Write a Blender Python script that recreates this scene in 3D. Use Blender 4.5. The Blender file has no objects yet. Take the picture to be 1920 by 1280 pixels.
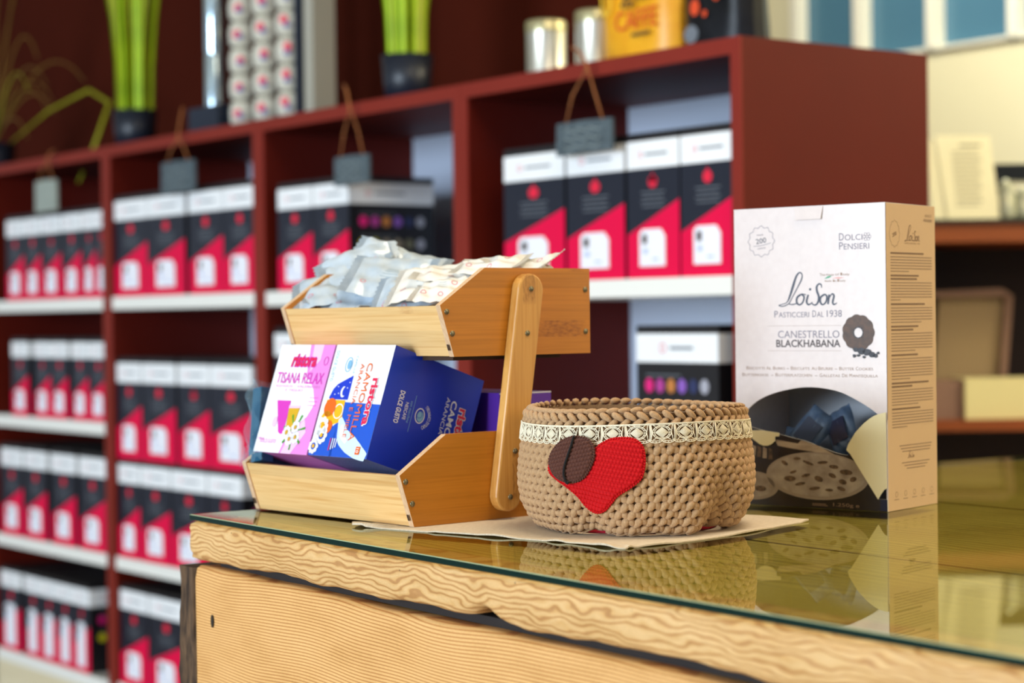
import bpy, bmesh, math, random
from math import sin, cos, pi, sqrt, radians, exp, atan2
from mathutils import Vector, Matrix
random.seed(7)
S = bpy.context.scene
COL = S.collection
CAMZ = 1.15
# ------------------------------------------------------------------ camera
cd = bpy.data.cameras.new('camera'); cam = bpy.data.objects.new('camera', cd); COL.objects.link(cam)
cd.sensor_width = 36; cd.lens = 36*3733/1920
PITCH, ROLL = -0.0122, -0.0127
cp, sp, cr, sr = cos(PITCH), sin(PITCH), cos(ROLL), sin(ROLL)
fw = Vector((0, cp, sp)); u0 = Vector((0, -sp, cp)); r0 = Vector((1, 0, 0))
rt = r0*cr + u0*sr; up = u0*cr - r0*sr
cam.matrix_world = Matrix(((rt.x, up.x, -fw.x, 0), (rt.y, up.y, -fw.y, 0), (rt.z, up.z, -fw.z, CAMZ), (0, 0, 0, 1)))
cd.clip_start = .05; cd.dof.use_dof = True; cd.dof.focus_distance = 1.81; cd.dof.aperture_fstop = 5.0
S.camera = cam
S.view_settings.view_transform = 'Standard'; S.view_settings.look = 'None'; S.view_settings.gamma = 1
S.view_settings.exposure = 0.0
# ------------------------------------------------------------------ light
W = bpy.data.worlds.new('daylight'); S.world = W; W.use_nodes = True
W.node_tree.nodes['Background'].inputs[0].default_value = (.86, .93, 1, 1)
W.node_tree.nodes['Background'].inputs[1].default_value = .38
def area(name, loc, target, sx, sy, power, col):
    l = bpy.data.lights.new(name, 'AREA'); l.shape = 'RECTANGLE'; l.size = sx; l.size_y = sy; l.energy = power; l.color = col
    o = bpy.data.objects.new(name, l); COL.objects.link(o); o.location = loc
    o.rotation_euler = (Vector(target)-Vector(loc)).to_track_quat('-Z', 'Y').to_euler(); return o
area('shopfront_daylight', (-6.6, -3.4, 1.75), (.0, 3.0, 1.1), 5.0, 2.5, 860, (.74, .87, 1))
area('ceiling_lamp', (.6, 1.7, 2.9), (.3, 2.0, 0), 1.0, 1.0, 30, (1, .84, .62))
area('ceiling_lamp_back', (2.6, 3.6, 2.95), (1.6, 6.3, 1.5), 1.2, 1.2, 80, (1, .88, .62))
area('far_wall_fill', (.8, 5.2, 2.9), (1.75, 6.2, 1.5), 1.0, .6, 42, (1, .97, .86))  # added fill to brighten the cream far wall, not a known lamp
area('side_room_lamp', (3.2, .9, 2.2), (.5, 2.1, 1.0), 1.4, 1.0, 26, (1, .74, .42))

# ------------------------------------------------------------------ materials
def nm(name, rough=.5, col=(.5, .5, .5), spec=.5, metal=0, coat=0):
    m = bpy.data.materials.new(name); m.use_nodes = True
    b = m.node_tree.nodes['Principled BSDF']
    b.inputs['Base Color'].default_value = (*col, 1); b.inputs['Roughness'].default_value = rough
    b.inputs['Specular IOR Level'].default_value = spec; b.inputs['Metallic'].default_value = metal
    b.inputs['Coat Weight'].default_value = coat; b.inputs['Coat Roughness'].default_value = .15
    return m
def lin(h):
    c = [int(h[i:i+2], 16)/255 for i in (0, 2, 4)]
    return tuple(x/12.92 if x <= .04045 else ((x+.055)/1.055)**2.4 for x in c)
def N(m, t, **k):
    n = m.node_tree.nodes.new(t)
    for a, v in k.items():
        if a.startswith('i_'):
            key = a[2:]; key = int(key) if key.isdigit() else key.replace('_', ' ')
            n.inputs[key].default_value = v
        else: setattr(n, a, v)
    return n
def L(m, a, b): m.node_tree.links.new(a, b)
def coords(m, scale=(1, 1, 1), loc=(0, 0, 0), rot=(0, 0, 0)):
    t = N(m, 'ShaderNodeTexCoord'); mp = N(m, 'ShaderNodeMapping')
    mp.inputs['Scale'].default_value = scale; mp.inputs['Location'].default_value = loc; mp.inputs['Rotation'].default_value = rot
    L(m, t.outputs['Object'], mp.inputs['Vector']); return mp.outputs[0]
def ramp(m, fac, stops):
    r = N(m, 'ShaderNodeValToRGB'); e = r.color_ramp.elements
    while len(e) < len(stops): e.new(.5)
    for q, (p, c) in zip(e, stops): q.position = p; q.color = (*c, 1)
    L(m, fac, r.inputs[0]); return r.outputs[0]
def mix(m, fac, a, b, mode='MIX'):
    n = N(m, 'ShaderNodeMix', data_type='RGBA', blend_type=mode)
    for s, v in ((0, fac), (6, a), (7, b)):
        if hasattr(v, 'type') and hasattr(v, 'links'): L(m, v, n.inputs[s])
        else: n.inputs[s].default_value = v if s == 0 else (*v, 1)
    return n.outputs[2]
def bump(m, h, strength=.3, dist=.001):
    n = N(m, 'ShaderNodeBump'); n.inputs['Strength'].default_value = strength; n.inputs['Distance'].default_value = dist
    L(m, h, n.inputs['Height']); L(m, n.outputs[0], m.node_tree.nodes['Principled BSDF'].inputs['Normal'])
def base(m, c): L(m, c, m.node_tree.nodes['Principled BSDF'].inputs['Base Color'])
def noisy(name, c1, c2, scale=(10, 10, 10), rough=.6, detail=4, b=0, bd=.001, **k):
    m = nm(name, rough, **k); v = coords(m, scale)
    n = N(m, 'ShaderNodeTexNoise', i_Scale=1.0, i_Detail=float(detail)); L(m, v, n.inputs['Vector'])
    base(m, ramp(m, n.outputs[0], [(.3, c1), (.7, c2)]))
    if b: bump(m, n.outputs[0], b, bd)
    return m
def bamboo(name, axis, c1, c2, c3, seed=0., strip=(1, 0, 0)):
    # laminated strips running along axis; strip = direction in which strips are stacked
    m = nm(name, .42, coat=.12)
    lo = [300., 300., 300.]; lo[axis] = 7.
    v = coords(m, lo, (seed, seed*1.3, seed*.7))
    n1 = N(m, 'ShaderNodeTexNoise', i_Scale=1.0, i_Detail=3.0); L(m, v, n1.inputs['Vector'])
    st = 2 if axis != 2 else 1
    v2 = coords(m, (1, 1, 1))
    sx = N(m, 'ShaderNodeSeparateXYZ'); L(m, v2, sx.inputs[0])
    mu = N(m, 'ShaderNodeMath', operation='MULTIPLY_ADD'); mu.inputs[1].default_value = 1/.0165; mu.inputs[2].default_value = seed
    L(m, sx.outputs[st], mu.inputs[0])
    fl = N(m, 'ShaderNodeMath', operation='FLOOR'); L(m, mu.outputs[0], fl.inputs[0])
    wn = N(m, 'ShaderNodeTexWhiteNoise', noise_dimensions='1D'); L(m, fl.outputs[0], wn.inputs['W'])
    c = ramp(m, n1.outputs[0], [(.3, c1), (.55, c2), (.8, c1)])
    c = mix(m, .5, c, ramp(m, wn.outputs[0], [(0, (.82, .8, .76)), (1, (1.1, 1.06, 1.0))]), 'MULTIPLY')
    # bamboo nodes: short brown marks on some strips
    cb = N(m, 'ShaderNodeCombineXYZ'); L(m, sx.outputs[axis], cb.inputs[0]); L(m, fl.outputs[0], cb.inputs[1])
    mp = N(m, 'ShaderNodeMapping'); mp.inputs['Scale'].default_value = (9, 5.37, 1); mp.inputs['Location'].default_value = (seed*3, 0, 0); L(m, cb.outputs[0], mp.inputs[0])
    nn = N(m, 'ShaderNodeTexNoise', i_Scale=1.0, i_Detail=0.0); L(m, mp.outputs[0], nn.inputs['Vector'])
    sc2 = [420., 420., 420.]; sc2[axis] = 160.
    n3 = N(m, 'ShaderNodeTexNoise', i_Scale=1.0, i_Detail=2.0); L(m, coords(m, sc2), n3.inputs['Vector'])
    r1 = ramp(m, nn.outputs[0], [(.725, (0, 0, 0)), (.76, (1, 1, 1))])
    r2 = ramp(m, n3.outputs[0], [(.35, (.2, .2, .2)), (.7, (.8, .8, .8))])
    c = mix(m, mix(m, 1., r1, r2, 'MULTIPLY'), c, c3)
    base(m, c); bump(m, n1.outputs[0], .12, .0004)
    return m
BC1, BC2, BC3 = lin('C98A3A'), lin('DFA85A'), lin('9A5A1C')
M = {}
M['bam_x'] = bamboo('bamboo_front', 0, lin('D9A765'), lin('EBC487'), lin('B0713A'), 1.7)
M['bam_y'] = bamboo('bamboo_side_warm_shade', 1, lin('B87212'), lin('C67E1E'), lin('86460C'), 4.2)  # side panels deeper orange than the front: warm, dimmer light in the colour
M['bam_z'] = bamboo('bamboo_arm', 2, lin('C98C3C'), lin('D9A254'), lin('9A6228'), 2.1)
M['bam_end'] = noisy('bamboo_end_grain', lin('CBA37C'), lin('DDBB94'), (400, 400, 90), .6)
M['slot'] = nm('slot_dark', .8, lin('3A2410'))
M['screw'] = nm('screw_brass', .38, lin('8C8468'), metal=.8)
M['screw_hole'] = nm('screw_recess', .7, lin('241C10'))

def pine(name, mp_scale, freq, dist, c1, c2, c3, vert=2, rough=.55, knots=True):
    m = nm(name, rough); v = coords(m, mp_scale)
    n0 = N(m, 'ShaderNodeTexNoise', i_Scale=1.0, i_Detail=2.0); L(m, v, n0.inputs['Vector'])
    sx = N(m, 'ShaderNodeSeparateXYZ'); L(m, coords(m), sx.inputs[0])
    a = N(m, 'ShaderNodeMath', operation='MULTIPLY_ADD'); a.inputs[1].default_value = dist; L(m, n0.outputs[0], a.inputs[0]); L(m, sx.outputs[vert], a.inputs[2])
    fr = N(m, 'ShaderNodeMath', operation='MULTIPLY'); fr.inputs[1].default_value = freq; L(m, a.outputs[0], fr.inputs[0])
    sn = N(m, 'ShaderNodeMath', operation='SINE'); L(m, fr.outputs[0], sn.inputs[0])
    h = N(m, 'ShaderNodeMath', operation='MULTIPLY_ADD'); h.inputs[1].default_value = .5; h.inputs[2].default_value = .5; L(m, sn.outputs[0], h.inputs[0])
    gr = ramp(m, h.outputs[0], [(.0, c1), (.72, c2), (.93, c3), (1, c3)])
    n2 = N(m, 'ShaderNodeTexNoise', i_Scale=1.0, i_Detail=5.0); L(m, coords(m, (9, 9, 22)), n2.inputs['Vector'])
    big = ramp(m, n2.outputs[0], [(.3, (.84, .76, .62)), (.5, (1, .97, .92)), (.72, (1.06, 1.06, 1.08))])
    c = mix(m, .85, gr, big, 'MULTIPLY')
    # fine pores / worm holes
    vo = N(m, 'ShaderNodeTexVoronoi', i_Scale=55.0); L(m, coords(m, (1, 1, 1)), vo.inputs['Vector'])
    ho = ramp(m, vo.outputs['Distance'], [(.035, (1, 1, 1)), (.06, (0, 0, 0))])
    n4 = N(m, 'ShaderNodeTexNoise', i_Scale=13.0, i_Detail=1.0); L(m, coords(m, (1, 1, 1), (3, 1, 2)), n4.inputs['Vector'])
    g4 = ramp(m, n4.outputs[0], [(.52, (0, 0, 0)), (.56, (1, 1, 1))])
    c = mix(m, mix(m, 1., ho, g4, 'MULTIPLY'), c, lin('3A2412'))
    n5 = N(m, 'ShaderNodeTexNoise', i_Scale=1.0, i_Detail=6.0); L(m, coords(m, (260, 260, 700)), n5.inputs['Vector'])
    c = mix(m, .35, c, ramp(m, n5.outputs[0], [(.3, (.8, .76, .7)), (.7, (1.1, 1.1, 1.1))]), 'MULTIPLY')
    base(m, c)
    bump(m, h.outputs[0], -.25, .0006)
    return m
M['pine_edge'] = pine('rough_pine_edge', (14, 14, 38), 1300., .03, lin('E0B880'), lin('D6A86A'), lin('BA8852'))
M['pine_board'] = pine('pine_board', (2.6, 2.6, 5), 2100., .034, lin('E6B778'), lin('DEA964'), lin('BC8048'))
M['pine_top'] = pine('pine_top', (2.5, 14, 7), 520., .06, lin('CBB064'), lin('BFA254'), lin('A88C48'), vert=1)
m = nm('knot_wood', .7); v = coords(m, (1, 1, 1)); w = N(m, 'ShaderNodeTexNoise', i_Scale=300.0, i_Detail=3.0); L(m, v, w.inputs['Vector'])
base(m, ramp(m, w.outputs[0], [(.35, lin('5E3A1C')), (.65, lin('9C6A38'))])); M['knot'] = m
M['bark'] = noisy('dark_bark', lin('2A1C12'), lin('6E5238'), (170, 170, 38), .9, 6, .9, .004)
M['gap_dark'] = nm('gap_shade_dark', .85, lin('241E1C'))  # near-black for the shade in the gap under the planks
# glass top: clear slab, polished faces mirror by the Fresnel law
m = bpy.data.materials.new('counter_glass'); m.use_nodes = True; nt = m.node_tree; nt.nodes.clear()
out = N(m, 'ShaderNodeOutputMaterial'); mx = N(m, 'ShaderNodeMixShader'); tr = N(m, 'ShaderNodeBsdfTransparent'); gl = N(m, 'ShaderNodeBsdfGlossy'); fr = N(m, 'ShaderNodeFresnel')
tr.inputs[0].default_value = (.90, .95, .84, 1); gl.inputs['Roughness'].default_value = .012; gl.inputs[0].default_value = (.88, .90, .74, 1); fr.inputs[0].default_value = 1.34
L(m, fr.outputs[0], mx.inputs[0]); L(m, tr.outputs[0], mx.inputs[1]); L(m, gl.outputs[0], mx.inputs[2]); L(m, mx.outputs[0], out.inputs[0]); M['glass'] = m
m = bpy.data.materials.new('counter_glass_underside'); m.use_nodes = True; m.node_tree.nodes.clear()
out = N(m, 'ShaderNodeOutputMaterial'); tr = N(m, 'ShaderNodeBsdfTransparent'); tr.inputs[0].default_value = (.93, .96, .86, 1); L(m, tr.outputs[0], out.inputs[0]); M['glass_under'] = m
M['glass_edge'] = nm('glass_edge_green', .15, lin('04241F'), spec=.3)
M['glass_arris'] = nm('glass_arris', .15, lin('9FB08C'), spec=.8)
M['maroon'] = noisy('maroon_laminate', lin('581105'), lin('601406'), (3, 3, 3), .55, spec=.2)
M['maroon_edge'] = noisy('maroon_edge_band', lin('7A2216'), lin('82281C'), (3, 3, 3), .5, spec=.25)
M['shelf_white'] = nm('white_shelf_board', .4, lin('F0EEE6'))
M['back_white'] = nm('pale_back_panel', .6, lin('B9C3D6'))
M['plinth'] = noisy('cream_plinth', lin('D8C8A4'), lin('E2D4B2'), (2, 2, 40), .6)
M['wall_brown'] = noisy('brown_plaster', lin('3E1004'), lin('461406'), (2, 2, 2), .9, spec=.1)
M['cream_wall'] = noisy('cream_plaster', lin('D9D2AE'), lin('E0DAB8'), (1.5, 1.5, 1.5), .8)
M['white_frame'] = nm('white_window_frame', .45, lin('E6E4D4'))
M['window_blue'] = nm('blue_window_pane', .12, lin('4E7890'), spec=.3)
M['floor'] = noisy('floor_stone', lin('9A8C78'), lin('ACA08C'), (4, 4, 4), .5)
M['ceiling'] = nm('ceiling_white', .9, lin('E8E2D0'))
M['black'] = nm('black_card', .42, lin('10121A'))
M['black2'] = nm('dark_blue_card', .38, lin('161B2A'))
M['box_side'] = nm('black_card_side', .45, lin('141216'))
M['red'] = nm('crimson_card', .5, lin('E20444'), spec=.2)
M['band'] = nm('white_card_band', .4, lin('F4F5F6'))
M['sticker'] = nm('white_sticker', .45, lin('F2F2FA'))
M['grey_print'] = nm('grey_print', .5, lin('6E747C'))
M['ltblue_print'] = nm('light_blue_print', .5, lin('B4C2EC'))
M['brown_print'] = nm('brown_print', .5, lin('3A2A24'))
M['red_print'] = nm('logo_red', .45, lin('E0183C'))
for n, h in dict(pink='E0187A', magenta='B03A90', orange='C07A3A', purple='8A5AB8', navy='28305A', silver='A8A8B4', yellow='D8C81A', olive='A8A81A', taupe='8A7E6A', khaki='6E6A52').items(): M['dot_'+n] = nm('dot_'+n, .5, lin(h))

# ------------------------------------------------------------------ mesh helpers
class MB:
    def __init__(s): s.v = []; s.f = []; s.m = []; s.sm = []
    def add(s, vs, fs, mi=0, smooth=False):
        b = len(s.v); s.v += [tuple(q) for q in vs]
        for f in fs: s.f.append([b+i for i in f]); s.m.append(mi); s.sm.append(smooth)
    def box(s, x0, x1, y0, y1, z0, z1, mi=0):
        vs = [(x, y, z) for x in (x0, x1) for y in (y0, y1) for z in (z0, z1)]
        s.add(vs, [(0, 1, 3, 2), (4, 6, 7, 5), (0, 4, 5, 1), (2, 3, 7, 6), (0, 2, 6, 4), (1, 5, 7, 3)], mi)
    def prism(s, pts, axis, a0, a1, mi=0, mi_edge=None, smooth=False):
        # pts 2D polygon in the two other axes, extruded along axis
        def P(p, a):
            if axis == 0: return (a, p[0], p[1])
            if axis == 1: return (p[0], a, p[1])
            return (p[0], p[1], a)
        n = len(pts); vs = [P(p, a0) for p in pts]+[P(p, a1) for p in pts]
        s.add(vs, [list(range(n))[::-1], list(range(n, 2*n))], mi)
        b = len(s.v)-2*n
        for i in range(n):
            j = (i+1) % n; s.f.append([b+i, b+j, b+n+j, b+n+i]); s.m.append(mi if mi_edge is None else (mi_edge[i] if isinstance(mi_edge, (list, tuple)) else mi_edge)); s.sm.append(smooth)
    def tube(s, pts, r, n=6, mi=0, cap=True):
        pts = [Vector(p) for p in pts]; rings = []
        prev = None
        for i, p in enumerate(pts):
            t = (pts[min(i+1, len(pts)-1)]-pts[max(i-1, 0)])
            if t.length < 1e-9: t = Vector((0, 0, 1))
            t.normalize()
            if prev is None: a = t.orthogonal().normalized()
            else:
                a = prev-t*prev.dot(t); a = a.normalized() if a.length > 1e-6 else t.orthogonal().normalized()
            prev = a; b = t.cross(a); rr = r[i] if isinstance(r, (list, tuple)) else r
            rings.append([p+(a*cos(2*pi*k/n)+b*sin(2*pi*k/n))*rr for k in range(n)])
        vs = [q for g in rings for q in g]; fs = []
        for i in range(len(rings)-1):
            for k in range(n):
                k2 = (k+1) % n; fs.append((i*n+k, i*n+k2, (i+1)*n+k2, (i+1)*n+k))
        if cap: fs += [list(range(n))[::-1], [(len(rings)-1)*n+k for k in range(n)]]
        s.add(vs, fs, mi, True)
    def lathe(s, prof, n=24, c=(0, 0), mi=0, smooth=True):
        vs = []; fs = []
        for (r, z) in prof:
            for k in range(n): vs.append((c[0]+r*cos(2*pi*k/n), c[1]+r*sin(2*pi*k/n), z))
        for i in range(len(prof)-1):
            for k in range(n):
                k2 = (k+1) % n; fs.append((i*n+k, i*n+k2, (i+1)*n+k2, (i+1)*n+k))
        s.add(vs, fs, mi, smooth)
    def ell(s, c, A, B, C, mi=0, nu=8, nv=5, taper=0.):
        # ellipsoid with semi-axis vectors A (long), B, C ; taper pinches the -A end
        vs = [c-A]; fs = []
        for i in range(1, nv):
            t = -cos(pi*i/nv); rr = sin(pi*i/nv)*(1+taper*t)
            for k in range(nu):
                a = 2*pi*k/nu; vs.append(c+A*t+(B*cos(a)+C*sin(a))*rr)
        vs.append(c+A)
        for k in range(nu): fs.append((0, 1+(k+1) % nu, 1+k))
        for i in range(nv-2):
            for k in range(nu):
                a = 1+i*nu; fs.append((a+k, a+(k+1) % nu, a+nu+(k+1) % nu, a+nu+k))
        a = 1+(nv-2)*nu; e = len(vs)-1
        for k in range(nu): fs.append((a+k, a+(k+1) % nu, e))
        s.add(vs, fs, mi, True)
    def poly(s, pts, mi=0): s.add(pts, [list(range(len(pts)))], mi)
    def grid(s, fn, nu, nv, mi=0, smooth=True):
        vs = [fn(i/nu, j/nv) for j in range(nv+1) for i in range(nu+1)]
        s.add(vs, [(j*(nu+1)+i, j*(nu+1)+i+1, (j+1)*(nu+1)+i+1, (j+1)*(nu+1)+i) for j in range(nv) for i in range(nu)], mi, smooth)
    def merge(s, o, off):
        b = len(s.v); s.v += o.v; s.f += [[b+i for i in f] for f in o.f]; s.m += [i+off for i in o.m]; s.sm += o.sm
    def build(s, name, mats, parent=None, fix=True):
        me = bpy.data.meshes.new(name); me.from_pydata(s.v, [], s.f)
        for q in mats: me.materials.append(M[q] if isinstance(q, str) else q)
        me.polygons.foreach_set('material_index', s.m); me.polygons.foreach_set('use_smooth', s.sm)
        if fix:
            bm = bmesh.new(); bm.from_mesh(me); bmesh.ops.recalc_face_normals(bm, faces=bm.faces); bm.to_mesh(me); bm.free()
        me.update()
        o = bpy.data.objects.new(name, me); COL.objects.link(o)
        if parent: o.parent = parent
        return o
class Face:
    """a flat printed face: origin, right and up vectors, outward normal; marks sit a hair above it"""
    def __init__(s, mb, O, R, U, lift=.00025): s.mb = mb; s.O = Vector(O); s.R = Vector(R).normalized(); s.U = Vector(U).normalized(); s.n = s.R.cross(s.U); s.lift = lift
    def P(s, x, y, k=1): return s.O+s.R*x+s.U*y+s.n*(s.lift*k)
    def poly(s, pts, mi, k=1): s.mb.poly([s.P(x, y, k) for x, y in pts], mi)
    def rect(s, x0, y0, x1, y1, mi, k=1): s.poly([(x0, y0), (x1, y0), (x1, y1), (x0, y1)], mi, k)
    def disc(s, x, y, rx, ry, mi, k=1, n=20, a0=0): s.poly([(x+rx*cos(2*pi*i/n+a0), y+ry*sin(2*pi*i/n+a0)) for i in range(n)], mi, k)
    def ring(s, x, y, r, w, mi, k=1, n=28, fn=None, ry=None, a0=0, a1=2*pi):
        vs = []; ry = ry or r
        for i in range(n+1):
            a = a0+(a1-a0)*i/n; q = 1+(fn(a) if fn else 0)
            vs += [s.P(x+(r*q-w/2)*cos(a), y+(ry*q-w/2)*sin(a), k), s.P(x+(r*q+w/2)*cos(a), y+(ry*q+w/2)*sin(a), k)]
        s.mb.add(vs, [(2*i, 2*i+1, 2*i+3, 2*i+2) for i in range(n)], mi)
    def stroke(s, pts, w, mi, k=1, sub=6):
        P = []; Wd = w if isinstance(w, (list, tuple)) else [w]*len(pts); WW = []
        n = len(pts)
        for i in range(n-1):
            p0, p1, p2, p3 = pts[max(i-1, 0)], pts[i], pts[i+1], pts[min(i+2, n-1)]
            for j in range(sub):
                t = j/sub
                P.append(tuple(.5*((2*b)+(-a+c)*t+(2*a-5*b+4*c-d)*t*t+(-a+3*b-3*c+d)*t**3) for a, b, c, d in zip(p0, p1, p2, p3)))
                WW.append(Wd[i]*(1-t)+Wd[i+1]*t)
        P.append(pts[-1]); WW.append(Wd[-1]); vs = []
        for i, p in enumerate(P):
            a, b = P[max(i-1, 0)], P[min(i+1, len(P)-1)]; dx, dy = b[0]-a[0], b[1]-a[1]; l = sqrt(dx*dx+dy*dy) or 1
            nx, ny = -dy/l*WW[i]/2, dx/l*WW[i]/2
            vs += [s.P(p[0]+nx, p[1]+ny, k), s.P(p[0]-nx, p[1]-ny, k)]
        s.mb.add(vs, [(2*i, 2*i+1, 2*i+3, 2*i+2) for i in range(len(P)-1)], mi)
    def text(s, t, x, y, h, mi, w=None, k=1, align='L', ang=0, shear=0, bold=0, arc=None):
        vs, fs = glyphs(t, bold); 
        if not vs: return
        x0 = min(v[0] for v in vs); x1 = max(v[0] for v in vs)
        sy = h/.72; sx = (w/(x1-x0)) if w else sy
        off = {'L': -x0, 'C': -(x0+x1)/2, 'R': -x1}[align]
        ca, sa = cos(ang), sin(ang); q = []
        for vx, vy in vs:
            a = (vx+off)*sx+shear*vy*sy; b = vy*sy
            if arc:
                th = arc[1]+a/arc[0]*(1 if arc[2] else -1)
                rr = arc[0]+(-b if arc[2] else b)
                q.append(s.P(x+rr*cos(th), y+rr*sin(th), k))
            else: q.append(s.P(x+a*ca-b*sa, y+a*sa+b*ca, k))
        s.mb.add(q, fs, mi)
_g = {}
def glyphs(t, bold=0):
    key = (t, bold)
    if key not in _g:
        c = bpy.data.curves.new('tmp', 'FONT'); c.body = t; c.size = 1; c.offset = bold; c.resolution_u = 3
        o = bpy.data.objects.new('tmp', c); COL.objects.link(o)
        dg = bpy.context.evaluated_depsgraph_get(); me = o.evaluated_get(dg).to_mesh()
        _g[key] = ([(v.co.x, v.co.y) for v in me.vertices], [list(p.vertices) for p in me.polygons])
        o.evaluated_get(dg).to_mesh_clear(); bpy.data.objects.remove(o); bpy.data.curves.remove(c)
    return _g[key]
def tag(o, label, cat, group=None, kind=None):
    o['label'] = label; o['category'] = cat
    if group: o['group'] = group
    if kind: o['kind'] = kind
    return o
def thing(name, label, cat, loc=(0, 0, 0), rot=(0, 0, 0), group=None):
    o = bpy.data.objects.new(name, None); o.empty_display_size = .05; COL.objects.link(o)
    o.location = loc; o.rotation_euler = rot
    return tag(o, label, cat, group)
def struct(name, mb, mats):
    o = mb.build(name, mats); o['kind'] = 'structure'; return o
def dup(root):
    r = root.copy(); COL.objects.link(r)
    for ch in list(root.children):
        c = ch.copy(); COL.objects.link(c); c.parent = r
        for g in list(ch.children):
            d = g.copy(); COL.objects.link(d); d.parent = c
    return r
def place(o, loc, rz): o.location = loc; o.rotation_euler = (0, 0, rz); return o

# ================================================================== SETTING
SH_O = Vector((.3822, 3.2831, 0)); SH_R = radians(36.829-90)
def shp(X, Y, z): return SH_O+Matrix.Rotation(SH_R, 3, 'Z')@Vector((X, Y, 0))+Vector((0, 0, z))
def zc(z): return CAMZ+z          # heights were surveyed from eye level
b = MB(); b.box(-9, 9, -4, 12, -.05, 0); struct('floor', b, ['floor'])
b = MB(); b.box(-9, 9, -.6, 12, 3.1, 3.15); struct('ceiling', b, ['ceiling'])
b = MB(); b.box(-6.5, -.77, .475, .62, 0, 3.1); o = struct('wall_back', b, ['wall_brown']); place(o, SH_O, SH_R)
# cream side wall that closes the shop on the far side, with a row of windows high up
P2 = Vector((1.3752, 6.5108, 0))
b = MB(); b.box(-.62, 5, 0, .12, 0, zc(.848)); b.box(-4, -.62, 0, .12, 0, 3.1); b.box(-.62, 1.37, 0, .12, 2.95, 3.1); b.box(1.37, 5, 0, .12, zc(.848), 3.1); o = struct('wall_far', b, ['cream_wall']); place(o, P2, SH_R)
xs = [-.60, -.301, .02, .352, .69, 1.03, 1.37]
for i in range(6):
    b = MB(); x0, x1 = xs[i], xs[i+1]; z0, z1 = zc(.848), 2.95
    b.box(x0-.019, x0+.019, -.02, .08, z0, z1); b.box(x0, x1, -.02, .08, z0, z0+.012)
    o = struct('window_%d' % (i+1), b, ['white_frame']); place(o, P2, SH_R)
    b = MB(); b.box(x0+.019, x1-.019, .03, .04, z0+.012, z1); b.build('window_pane', ['window_blue'], o)

# ================================================================== BOOKCASES
TOPZ = zc(.4591); CW = .80; DEP = .457
def bookcase(k, shelves, label):
    # unit k counts from the right end; its own base point is its front right foot
    t = thing('bookcase', label, 'bookcase', shp(-k*CW, 0, 0), (0, 0, SH_R), 'wine red bookcases along the brown wall')
    for x0, x1 in ((-.025, -.0005), (-CW+.0005, -CW+.025)):
        b = MB(); b.box(x0, x1, .004, DEP, .19, TOPZ, 0); b.box(x0, x1, 0, .004, .19, TOPZ, 1); b.build('side_panel', ['maroon', 'maroon_edge'], t)
    b = MB(); b.box(-CW+.025, -.025, .004, DEP, TOPZ-.028, TOPZ, 0); b.box(-CW+.025, -.025, 0, .004, TOPZ-.028, TOPZ, 1); b.build('top_board', ['maroon', 'maroon_edge'], t)
    for z in shelves:
        b = MB(); b.box(-CW+.025, -.025, .002, .41, zc(z)-.032, zc(z)); b.build('shelf_board', ['shelf_white'], t)
    b = MB(); b.box(-CW+.025, -.025, .412, .425, .19, TOPZ-.028); b.build('back_panel', ['back_white'], t)
    b = MB(); b.box(-CW+.0005, -.0005, .01, DEP, 0, .19); b.build('plinth', ['plinth'], t)
bookcase(0, (.065, -.28, -.61, -.93), 'wine red bookcase nearest the camera, with the broad side panel facing the counter')
bookcase(1, (.065, -.28, -.61, -.93), 'wine red bookcase just behind the bamboo caddy, second from the right end')
bookcase(2, (.065, -.61, -.94), 'wine red bookcase second from the left edge of the photo, with stacked boxes inside')
bookcase(3, (.065, -.264, -.61, -.945), 'wine red bookcase furthest away, at the left edge of the photo')

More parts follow.
